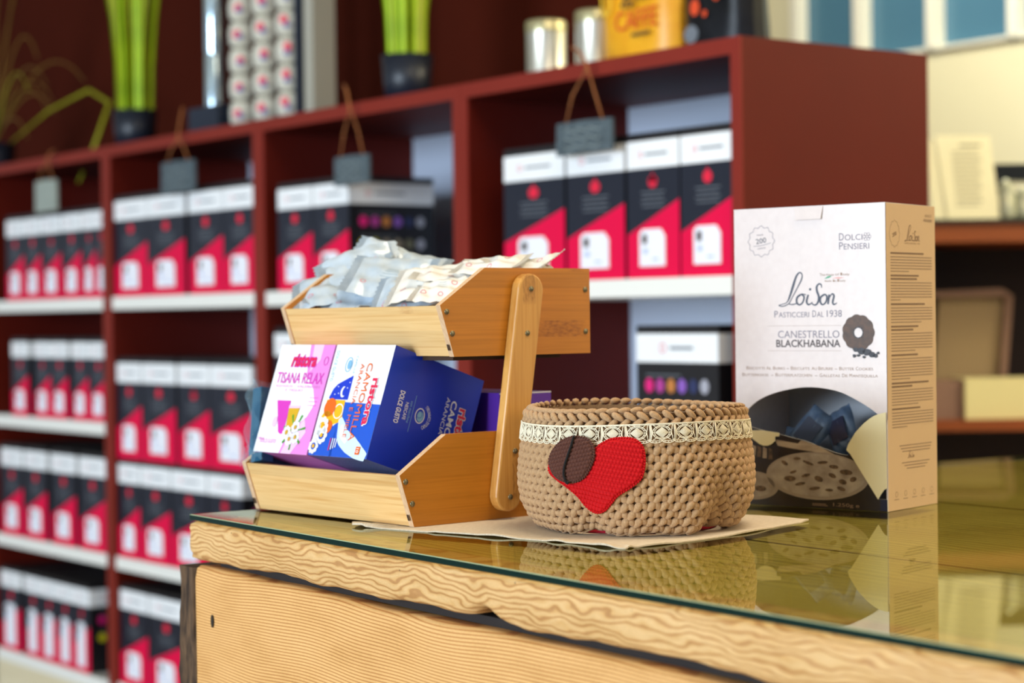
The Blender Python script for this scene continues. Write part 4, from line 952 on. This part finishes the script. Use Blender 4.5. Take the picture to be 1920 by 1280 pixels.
def patch(name, pts, mat, dr, thick, rowp, stp, slope, parent, cell=.00055):
    P = smooth_poly([(a*RB, z) for a, z in pts]); xs_ = [p[0] for p in P]; zs = [p[1] for p in P]
    nx = int((max(xs_)-min(xs_))/cell)+2; nz_ = int((max(zs)-min(zs))/cell)+2; X0, Z0 = min(xs_), min(zs)
    idx = {}; vs = []; b = MB()
    def V(i, j):
        if (i, j) not in idx:
            x, z = X0+i*cell, Z0+j*cell; e = edged(x, z, P) if inside(x, z, P) else 0
            k = min(1, e/.0025); s_ = (z+slope*x)/rowp; u = x/stp+.5*(int(math.floor(s_)) % 2)
            lump = abs(sin(pi*s_))**.4*(.45+.55*abs(sin(pi*u))**.5)
            p, T_, V_, n_ = basis(x/RB, z, dr); idx[(i, j)] = len(vs); vs.append(p+n_*(thick*sqrt(k)*.7+.0023*lump*min(1, e/.0012)))
        return idx[(i, j)]
    fs = []
    for i in range(nx):
        for j in range(nz_):
            if inside(X0+(i+.5)*cell, Z0+(j+.5)*cell, P): fs.append((V(i, j), V(i+1, j), V(i+1, j+1), V(i, j+1)))
    b.add(vs, fs, 0, True)
    # bound edge of small stitches round the outline
    Ls = [0]
    for i in range(len(P)): Ls.append(Ls[-1]+math.dist(P[i], P[(i+1) % len(P)]))
    n = int(Ls[-1]/.0024)
    for k in range(n):
        s_ = Ls[-1]*k/n; i = max(j for j in range(len(P)) if Ls[j] <= s_); q = (s_-Ls[i])/(Ls[i+1]-Ls[i]+1e-9); a, c = P[i], P[(i+1) % len(P)]
        x, z = a[0]+(c[0]-a[0])*q, a[1]+(c[1]-a[1])*q; p, T_, V_, n_ = basis(x/RB, z, dr); d = (T_*(c[0]-a[0])+V_*(c[1]-a[1])).normalized()
        sd = n_.cross(d); ax = d*.82+sd*.35
        b.ell(p+n_*thick*.5, ax*.0019, sd*.0013, n_*.0016, 0, 6, 5)
    return b.build(name, [mat], parent, fix=False)
HEART = [(-.3498, .0798), (-.3005, .0836), (-.2165, .088), (-.1116, .0889), (-.02, .0874), (.0365, .0818), (.0562, .0737), (.0516, .0625), (.0219, .0527), (-.059, .0453), (-.1519, .0391), (-.2112, .0316), (-.2592, .0259), (-.3321, .022), (-.3941, .0224), (-.4574, .0284), (-.5093, .0369), (-.5913, .0454), (-.6947, .0524), (-.7754, .0583), (-.7827, .0658), (-.7392, .0749), (-.6148, .0829), (-.4503, .0846)]
BEAN = [(-.5312, .0908), (-.4152, .0892), (-.3604, .0837), (-.3433, .075), (-.3625, .0662), (-.413, .0562), (-.4836, .0509), (-.5638, .05), (-.6632, .0539), (-.7315, .0612), (-.7576, .0699), (-.7208, .0788), (-.6437, .0867)]
patch('red_heart', HEART, 'redyarn', .0048, .0026, .0042, .0031, .18, basket)
bean = patch('coffee_bean', BEAN, 'brownyarn', .0080, .0028, .0036, .0030, -.22, basket)
bean['label'] = 'brown crocheted coffee bean'
b = MB(); BL = smooth_poly([(-.5071, .0905), (-.5275, .0834), (-.5554, .0733), (-.5768, .0645), (-.578, .0557), (-.5384, .0506)], 5)[:26]
b.tube([basis(a, z, .0132)[0] for a, z in BL], .0011, 7)
b.tube([basis(a, z, .0090)[0] for a, z in smooth_poly(BEAN, 4)[13:34]], .0010, 6)
b.build('black_cord', ['blackyarn'], bean, fix=False)

# a sweet wrapper just showing inside the basket
o = thing('wrapped_sweet', 'white and pink wrapper just showing inside the basket rim', 'wrapper', BK+Vector((.032, .03, .0885)), (0, 0, .4))
b = MB(); b.grid(lambda u, v: (-.03+.06*u, -.022+.044*v, .012*sin(pi*u)*sin(pi*v)**.5+.0012*sin(17*u+5*v)), 18, 12); b.grid(lambda u, v: (-.03+.06*u, -.022+.044*v, -.008*sin(pi*u)*sin(pi*v)**.5), 18, 12, 1); b.build('wrapper', ['foil_w', 'logo_pinkred'], o, fix=False)
for q, (dx, dy, dz) in enumerate(((-.03, .01, .005), (.02, -.03, .012), (.0, .05, .03))):
    o = thing('wrapped_sweet', ['wrapped sweet lying deep in the left of the basket', 'wrapped sweet lying deep in the front of the basket', 'wrapped sweet lying deep at the back of the basket'][q], 'wrapper', BK+Vector((dx, dy, .018+q*.020)), (0, 0, q))
    b = MB(); b.ell(Vector((0, 0, 0)), Vector((.032, 0, 0)), Vector((0, .022, 0)), Vector((0, 0, .012)), 0, 14, 9); b.build('wrapper', ['foil_w'], o)

# ================================================================== BISCUIT CARTON
BW, BD, BH = .1781, .107, .309
carton = thing('biscuit_carton', 'tall cream biscuit dispenser carton with torn-open arched window on the counter', 'carton', (.2360, 2.1036, GZ+.0004), (0, 0, .8918-pi/2))
M['card'] = noisy('cream_card_gloss', lin('D3C4BE'), lin('D8CAC4'), (120, 120, 120), .33, coat=.15); M['card_in'] = nm('card_inside_shaded', .7, lin('B9BEC6')); M['card_edge'] = nm('card_cut_edge', .7, lin('F2EEE4'))  # inside is white card greyed to blue, its shade put into the colour
M['card_side'] = nm('card_side_warm_lit', .45, lin('DDBB94')); M['ink'] = nm('dark_blue_ink', .4, lin('23283C')); M['ink_grey'] = nm('grey_ink', .5, lin('7C7480')); M['ink_brown'] = nm('brown_ink', .5, lin('4A3C3A'))  # side wall card tinted tan to carry the warm orange light on it
M['ink_side'] = nm('side_heading_ink', .5, lin('80604A')); M['ink_soft'] = nm('soft_brown_ink', .5, lin('9A7C66')); M['flag_green'] = nm('green_ink', .5, lin('2A9A6A')); M['flag_red'] = nm('coral_ink', .5, lin('E0A098'))
M['cookie'] = noisy('dark_cookie_print', lin('3E2A1C'), lin('5A3C26'), (160, 160, 160), .5); M['coal'] = noisy('chocolate_print', lin('16161C'), lin('34343C'), (200, 200, 200), .5)
M['photo_dark'] = noisy('dark_photo_print', lin('171318'), lin('2E2420'), (30, 30, 30), .4); M['photo_navy'] = nm('navy_print', .35, lin('141C3C'))
m = noisy('plate_print', lin('8A7A6C'), lin('B8AA9A'), (60, 60, 60), .45, 6); M['plate'] = m; M['plate_rim'] = nm('plate_rim_print', .45, lin('A09080')); M['plate_dark'] = noisy('biscuit_print', lin('3A2C22'), lin('7A6048'), (300, 300, 300), .5)
M['cream_in'] = nm('cream_card_back', .6, lin('E6D7A6')); M['linen_print'] = noisy('linen_photo_print', lin('9A8672'), lin('C0AC94'), (40, 40, 160), .5)
ARC = [(0, .088), (.0114, .097), (.026, .1083), (.0431, .1159), (.0643, .1211), (.0851, .1237), (.1057, .1228), (.126, .1189), (.1459, .1103), (.1604, .1023), (.1682, .0966), (.178, .089)]
ARCS = []
for i in range(len(ARC)-1):
    p0, p1, p2, p3 = ARC[max(i-1, 0)], ARC[i], ARC[i+1], ARC[min(i+2, len(ARC)-1)]
    for j in range(4): q = j/4; ARCS.append(tuple(.5*((2*bb)+(-a+c)*q+(2*a-5*bb+4*c-d)*q*q+(-a+3*bb-3*c+d)*q**3) for a, bb, c, d in zip(p0, p1, p2, p3)))
ARCS.append(ARC[-1])
b = MB(); T = .0012
# front wall above the arch, as strips so the arch stays clean
n = len(ARCS)
for y, mi in ((0, 0), (T, 1)):
    vs = []
    for (x, z) in ARCS: vs += [(x/.178*BW, y, z), (x/.178*BW, y, BH)]
    b.add(vs, [(2*i, 2*i+2, 2*i+3, 2*i+1) for i in range(n-1)], mi)
b.add([(x/.178*BW, y, z) for (x, z) in ARCS for y in (0, T)], [(2*i, 2*i+1, 2*i+3, 2*i+2) for i in range(n-1)], 2)
b.box(BW-.0015, BW, 0, T, 0, .092, 0)
front = b
b = MB()
b.box(BW-T, BW, T, BD, 0, BH, 0); sidew = b
b = MB(); b.box(0, T, T, BD, 0, BH, 0); b.build('side_wall', ['card'], carton)
b = MB(); b.box(T, BW-T, BD-T, BD, 0, BH); b.build('back_wall', ['card_in'], carton)
b = MB(); b.box(T, BW-T, T, BD-T, 0, .002); b.build('bottom_panel', ['card_in'], carton)
b = MB(); b.add([(0, .0, BH), (BW, .0, BH), (BW-.004, BD, BH-.001), (.002, BD, BH+.0005), (0, 0, BH+.0009), (BW, 0, BH+.0009), (BW-.004, BD, BH+.0008), (.002, BD, BH+.0012)], [(0, 1, 2, 3), (4, 5, 6, 7), (0, 1, 5, 4), (1, 2, 6, 5), (2, 3, 7, 6), (3, 0, 4, 7)]); b.build('lid', ['card'], carton)
# tuck tab
b = MB(); b.add([(.0735, 0, BH), (.1075, 0, BH), (.1055, -.0012, .296), (.0755, -.0012, .296), (.0735, -.0009, BH), (.1075, -.0009, BH), (.1055, -.0022, .296), (.0755, -.0022, .296)], [(4, 5, 6, 7), (7, 6, 2, 3), (4, 7, 3, 0), (5, 1, 2, 6)]); b.build('tuck_tab', ['card'], carton)
# print on the front
b = MB(); f = Face(b, (0, 0, 0), (1, 0, 0), (0, 0, 1), .0002)
# 0 ink 1 grey 2 brown 3 soft 4 green 5 coral 6 cookie 7 coal 8 card
f.ring(.0334, .2755, .0152, .0006, 1, 1, 72, lambda a: .07*cos(12*a)); f.text('200', .0334, .2735, .0055, 0, w=.0125, align='C', ang=.14, k=1); f.stroke([(.024, .2705), (.034, .2712), (.045, .2735)], .0005, 1); f.text('calorie', .0336, .2675, .002, 1, w=.010, align='C', ang=.1); f.text('snack', .032, .2815, .002, 1, w=.008, align='C')
def caps(s_, x, y, H, w, mi, bold=0): # small capitals: larger first letter of each word
    words = s_.split(' '); tot = sum((1.25+(len(w_)-1))*1.0 for w_ in words)+.6*(len(words)-1); u = w/tot; cx_ = x
    for w_ in words:
        f.text(w_[0], cx_, y, H, mi, w=u*1.05, bold=bold); cx_ += u*1.25
        if len(w_) > 1: f.text(w_[1:], cx_, y, H*.78, mi, w=u*(len(w_)-1)*.96, bold=bold); cx_ += u*(len(w_)-1)
        cx_ += u*.6
caps('DOLCI', .1256, .2732, .0078, .0275, 1); caps('PENSIERI', .1256, .2640, .0078, .0355, 1)
for q in range(6): f.ring(.1575+.003*cos(q*1.05), .2762+.0026*sin(q*1.05), .0016, .0004, 1)
caps('The name of Italy', .1026, .2378, .0030, .035, 3); caps('made in Italy', .1086, .2315, .0028, .0245, 3)
f.poly([(.108, .2345), (.112, .2372), (.117, .2378), (.114, .2358)], 4); f.poly([(.117, .2352), (.124, .2362), (.131, .2356), (.125, .2346)], 5)
def loison(F, ox, oy, s, mi, k=1):
    def st(pts, w): F.stroke([(ox+x*s, oy+y*s) for x, y in pts], [q*s for q in w], mi, k)
    st([(.000, .0005), (.004, .0015), (.010, .0035), (.0135, .0095), (.0175, .0200), (.0215, .0300), (.0255, .0340), (.0285, .0318), (.0275, .0265), (.0225, .0180), (.0165, .0085), (.0120, .0020), (.0050, -.0005), (.0005, .0003)], [.0010, .0008, .0010, .0022, .0028, .0022, .0014, .0012, .0016, .0012, .0010, .0010, .0010, .0010])
    st([(.012, .002), (.0165, .0012), (.0215, .0022)], [.0009, .0012, .0012])
    st([(.0270, .0115), (.0225, .0085), (.0218, .0035), (.0250, .0008), (.0290, .0035), (.0305, .0090), (.0275, .0118), (.0330, .0110)], [.0018, .0022, .0022, .0016, .0018, .0020, .0014, .0009])
    st([(.0355, .0110), (.0335, .0040), (.0360, .0008), (.0400, .0030)], [.0020, .0024, .0018, .0009]); F.disc(ox+.0378*s, oy+.0165*s, .0014*s, .0014*s, mi, k, 8)
    st([(.0512, .0178), (.0508, .0210), (.0480, .0218), (.0455, .0188), (.0460, .0140), (.0478, .0090), (.0470, .0035), (.0440, .0004), (.0405, .0012), (.0400, .0035)], [.0008, .0014, .0016, .0022, .0024, .0024, .0022, .0016, .0012, .0010])
    st([(.0545, .0110), (.0500, .0080), (.0498, .0030), (.0525, .0006), (.0562, .0035), (.0572, .0090), (.0545, .0114)], [.0018, .0022, .0022, .0016, .0018, .0020, .0014])
    st([(.0600, .0108), (.0585, .0010)], [.0022, .0022]); st([(.0592, .0060), (.0630, .0112), (.0655, .0095), (.0640, .0030), (.0655, .0006), (.0690, .0022)], [.0009, .0014, .0022, .0022, .0016, .0008])
loison(f, .0535, .2078, 1.0, 0)
caps('PASTICCERI DAL', .0483, .1958, .0072, .0590, 1); f.text('1938', .1105, .1958, .0072, 1, w=.0175)
f.rect(.040, .1868, .1275, .18705, 3); f.rect(.040, .1611, .1272, .16135, 3)
f.text('CANESTRELLO', .0525, .1745, .0078, 1, w=.0725); f.text('BLACKHABANA', .0502, .1652, .0076, 2, w=.0758, bold=.02)
caps('BISCOTTI AL BURRO - BISCUITS AU BEURRE - BUTTER COOKIES', .0135, .1415, .0036, .150, 3); caps('BUTTERKEKSE - BUTTERPLATZCHEN - GALLETAS DE MANTEQUILLA', .0083, .1345, .0036, .161, 3)
f.ring(.1466, .1796, .0112, .0125, 6, 2, 84, lambda a: .10*abs(cos(5.5*a)), ry=.0112)
f.ring(.1466, .1796, .0054, .0010, 7, 3)
random.seed(21)
for x, y, r in ((.1500, .1605, .0055), (.1560, .1600, .0052), (.1440, .1622, .0035), (.1620, .1575, .0042), (.1660, .1565, .0030), (.1465, .1565, .0022), (.1420, .1560, .0024), (.1530, .1550, .0020), (.1690, .1590, .0020)):
    f.poly([(x+r*random.uniform(.7, 1.1)*cos(2*pi*i/9), y+.75*r*random.uniform(.7, 1.1)*sin(2*pi*i/9)) for i in range(9)], 7, 4)
front.merge(b, 3); front.build('front_wall', ['card', 'card_in', 'card_edge', 'ink', 'ink_grey', 'ink_brown', 'ink_soft', 'flag_green', 'flag_red', 'cookie', 'coal'], carton, fix=False)
# print on the side
b = MB(); f = Face(b, (BW, 0, 0), (0, 1, 0), (0, 0, 1), .0002)
random.seed(9); z = .2585
for blk, nl in ((0, 6), (1, 7), (2, 6), (3, 7), (4, 8), (5, 6), (6, 6)):
    f.rect(.0100, z, .0100+random.uniform(.055, .090), z+.0017, 0); z -= .0034
    if blk % 2: f.rect(.0100, z, .0100+random.uniform(.03, .06), z+.0017, 0); z -= .0034
    for q in range(nl): f.rect(.0100, z, .0990 if q < nl-1 else random.uniform(.03, .08), z+.0009, 1); z -= .0029
    z -= .0018
f.ring(.0190, .2790, .0105, .0004, 1, 1, 60, lambda a: .05*cos(12*a), ry=.0130); f.text('200', .0190, .2765, .004, 0, w=.009, align='C', ang=.3)
loison(f, .0400, .2720, .48, 0); f.text('PASTICCERI DAL 1938', .0400, .2690, .0015, 1, w=.033)
f.text('DOLCI', .0850, .2975, .003, 1, w=.014); f.text('PENSIERI', .0820, .2925, .003, 1, w=.018)
for q in range(3): f.rect(.025+.003*q, .064-.003*q, .095-.002*q, .0649-.003*q, 1)
loison(f, .042, .0515, .22, 0)
for q in range(3): f.rect(.030+.005*q, .0465-.003*q, .090-.005*q, .0474-.003*q, 1)
for q in range(5): f.ring(.018+.019*q, .016, .0026, .0004, 1); f.rect(.013+.019*q, .0105, .023+.019*q, .0111, 1)
sidew.merge(b, 1); sidew.build('side_wall', ['card_side', 'ink_side', 'ink_soft'], carton, fix=False)
# printed lower flap, torn cream flaps
def slab(b, pts, y, th, mi, mi2, lean=0.):
    n = len(pts); fr = [(x, y-lean*z, z) for x, z in pts]; bk_ = [(x, y-lean*z+th, z) for x, z in pts]
    b.add(fr+bk_, [list(range(n)), [n+i for i in range(n)][::-1]], mi)
    b.add(fr+bk_, [(i, (i+1) % n, n+(i+1) % n, n+i) for i in range(n)], mi2)
FL = [(0, 0), (BW-.0002, 0), (BW-.0002, .0122), (.1685, .0122), (.140, .057)]
TP = [(.1360, .0556), (.1332, .0552), (.1260, .0562), (.1185, .0578), (.1100, .0605), (.1009, .0631), (.0920, .0664), (.0831, .0688), (.0700, .0712), (.0600, .0735), (.0489, .0748), (.0300, .0790), (.0150, .0825), (0, .086)]
b = MB(); slab(b, FL+TP, -.0006, .0012, 0, 1, .02)
f = Face(b, (0, -.0006, 0), (1, 0, 0), (0, -.02, 1), .0002)
f.poly([(.0480, .0690), (.0760, .0655), (.0800, .0690), (.0985, .0645), (.1180, .0560), (.1195, .0530), (.0950, .0575), (.0700, .0600), (.0520, .0625)], 2, 1)
f.disc(.0976, .0328, .0602, .0245, 4, 2, 60, 0); 
f.poly([(.0976+.0560*cos(a), .0335+.0222*sin(a)) for a in [2*pi*i/60 for i in range(60)]], 3, 3)
random.seed(31)
for x, y in ((.060, .045), (.075, .050), (.088, .046), (.105, .047), (.118, .043), (.070, .036), (.085, .033), (.100, .030), (.116, .034), (.132, .038), (.128, .028), (.140, .031), (.078, .024), (.095, .020), (.112, .019), (.126, .021), (.066, .029)):
    a = random.uniform(-.5, .3); l, h_ = random.uniform(.004, .008), random.uniform(.0014, .003)
    f.poly([(x+l*cos(q)*cos(a)-h_*sin(q)*sin(a), y+(l*cos(q)*sin(a)+h_*sin(q)*cos(a))) for q in [2*pi*i/8 for i in range(8)]], 5, 4)
f.disc(.0200, .0200, .0320, .0150, 4, 1, 40); f.disc(.0190, .0205, .0285, .0125, 3, 2, 40); f.disc(.012, .024, .010, .005, 5, 3); f.disc(.030, .017, .007, .003, 5, 3)
for i in range(5): f.poly([(.012+.007*i, .052-.001*i), (.017+.007*i, .052-.001*i), (.019+.0065*i, .062-.001*i), (.013+.007*i, .064-.001*i)], 2 if i % 2 else 5, 1)
f.rect(.1700, .0005, BW-.0004, .0118, 6, 1)
f.text('1.250g e', .1165, .0028, .0036, 7, w=.030, k=5); f.rect(.0919, .004, .108, .0046, 7, 4); f.rect(.0919, .0025, .110, .0031, 7, 4)
b.build('printed_flap', ['photo_dark', 'card_edge', 'linen_print', 'plate', 'plate_rim', 'plate_dark', 'photo_navy', 'ink_soft'], carton, fix=False)
CR = [(.140, .057), (.136, .061), (.1378, .0665), (.1415, .0724), (.1452, .0785), (.1496, .0833), (.1547, .0885), (.1603, .0929), (.1650, .0960), (.1695, .0978), (BW-.0008, .0997), (BW-.0004, .0232), (.1750, .0222), (.1720, .0180), (.1685, .0122), (.1610, .0240), (.1505, .0405)]
b = MB(); n = len(CR); fr = [(x, -.0016-.16*(BW-x), z) for x, z in CR]; bk_ = [(x, y+.0008, z) for x, y, z in fr]
b.add(fr+bk_, [list(range(n)), [n+i for i in range(n)][::-1]], 0); b.add(fr+bk_, [(i, (i+1) % n, n+(i+1) % n, n+i) for i in range(n)], 1); b.build('torn_flap', ['cream_in', 'card_edge'], carton, fix=False)['label'] = 'cream torn flap folded out'
CLF = [(.0177, .0775), (.0330, .0782), (.0553, .076), (.0546, .0724), (.0500, .0722), (.0498, .0674), (.0455, .0640), (.041, .0623), (.0360, .0622), (.0311, .0638), (.0226, .069)]
b = MB(); n = len(CLF); fr = [(x, -.0040-.05*(.078-z), z) for x, z in CLF]; bk_ = [(x, y+.0008, z) for x, y, z in fr]
b.add(fr+bk_, [list(range(n)), [n+i for i in range(n)][::-1]], 0); b.add(fr+bk_, [(i, (i+1) % n, n+(i+1) % n, n+i) for i in range(n)], 1); b.build('torn_tab', ['cream_in', 'card_edge'], carton, fix=False)
# biscuit packets inside the carton
M['pack_blue'] = noisy('blue_silver_film', lin('4E627E'), lin('74889F'), (80, 80, 80), .3, 4, .5, .002); M['pack_dark'] = nm('navy_film_print', .35, lin('1C2A4A'))
CM = Matrix.Translation(carton.location)@Matrix.Rotation(.8918-pi/2, 4, 'Z')
for i, (x, z, rl, lb) in enumerate(((.070, .083, .6, 'blue and silver biscuit packet leaning at the left inside the carton window'), (.103, .084, -.5, 'dark printed biscuit packet tilted in the middle of the carton window'), (.135, .080, .75, 'blue biscuit packet at the right inside the carton window'), (.050, .062, .1, 'biscuit packet lying low at the left inside the carton'), (.112, .058, .0, 'biscuit packet lying low under the others inside the carton'))):
    o = thing('biscuit_packet', lb, 'biscuit packet', group='biscuit packets inside the carton')
    o.matrix_world = CM@Matrix.Translation((x, .034+.009*(i % 3), z-.008))@Matrix.Rotation(rl, 4, 'Y')@Matrix.Rotation(-.35, 4, 'X')
    b = MB()
    for sg in (1, -1): b.grid(lambda u, v: (-.017+.034*u, -sg*.008*sqrt(max(0, sin(pi*u)*min(1, sin(pi*v)*2.0)))+.001*sin(20*u+9*v), -.026+.052*v), 14, 18)
    b.add([(-.010, -.0088, -.014), (.010, -.0088, -.014), (.010, -.0088, .012), (-.010, -.0088, .012)], [(0, 1, 2, 3)], 1); b.build('film', ['pack_blue', 'pack_dark'], o, fix=False)
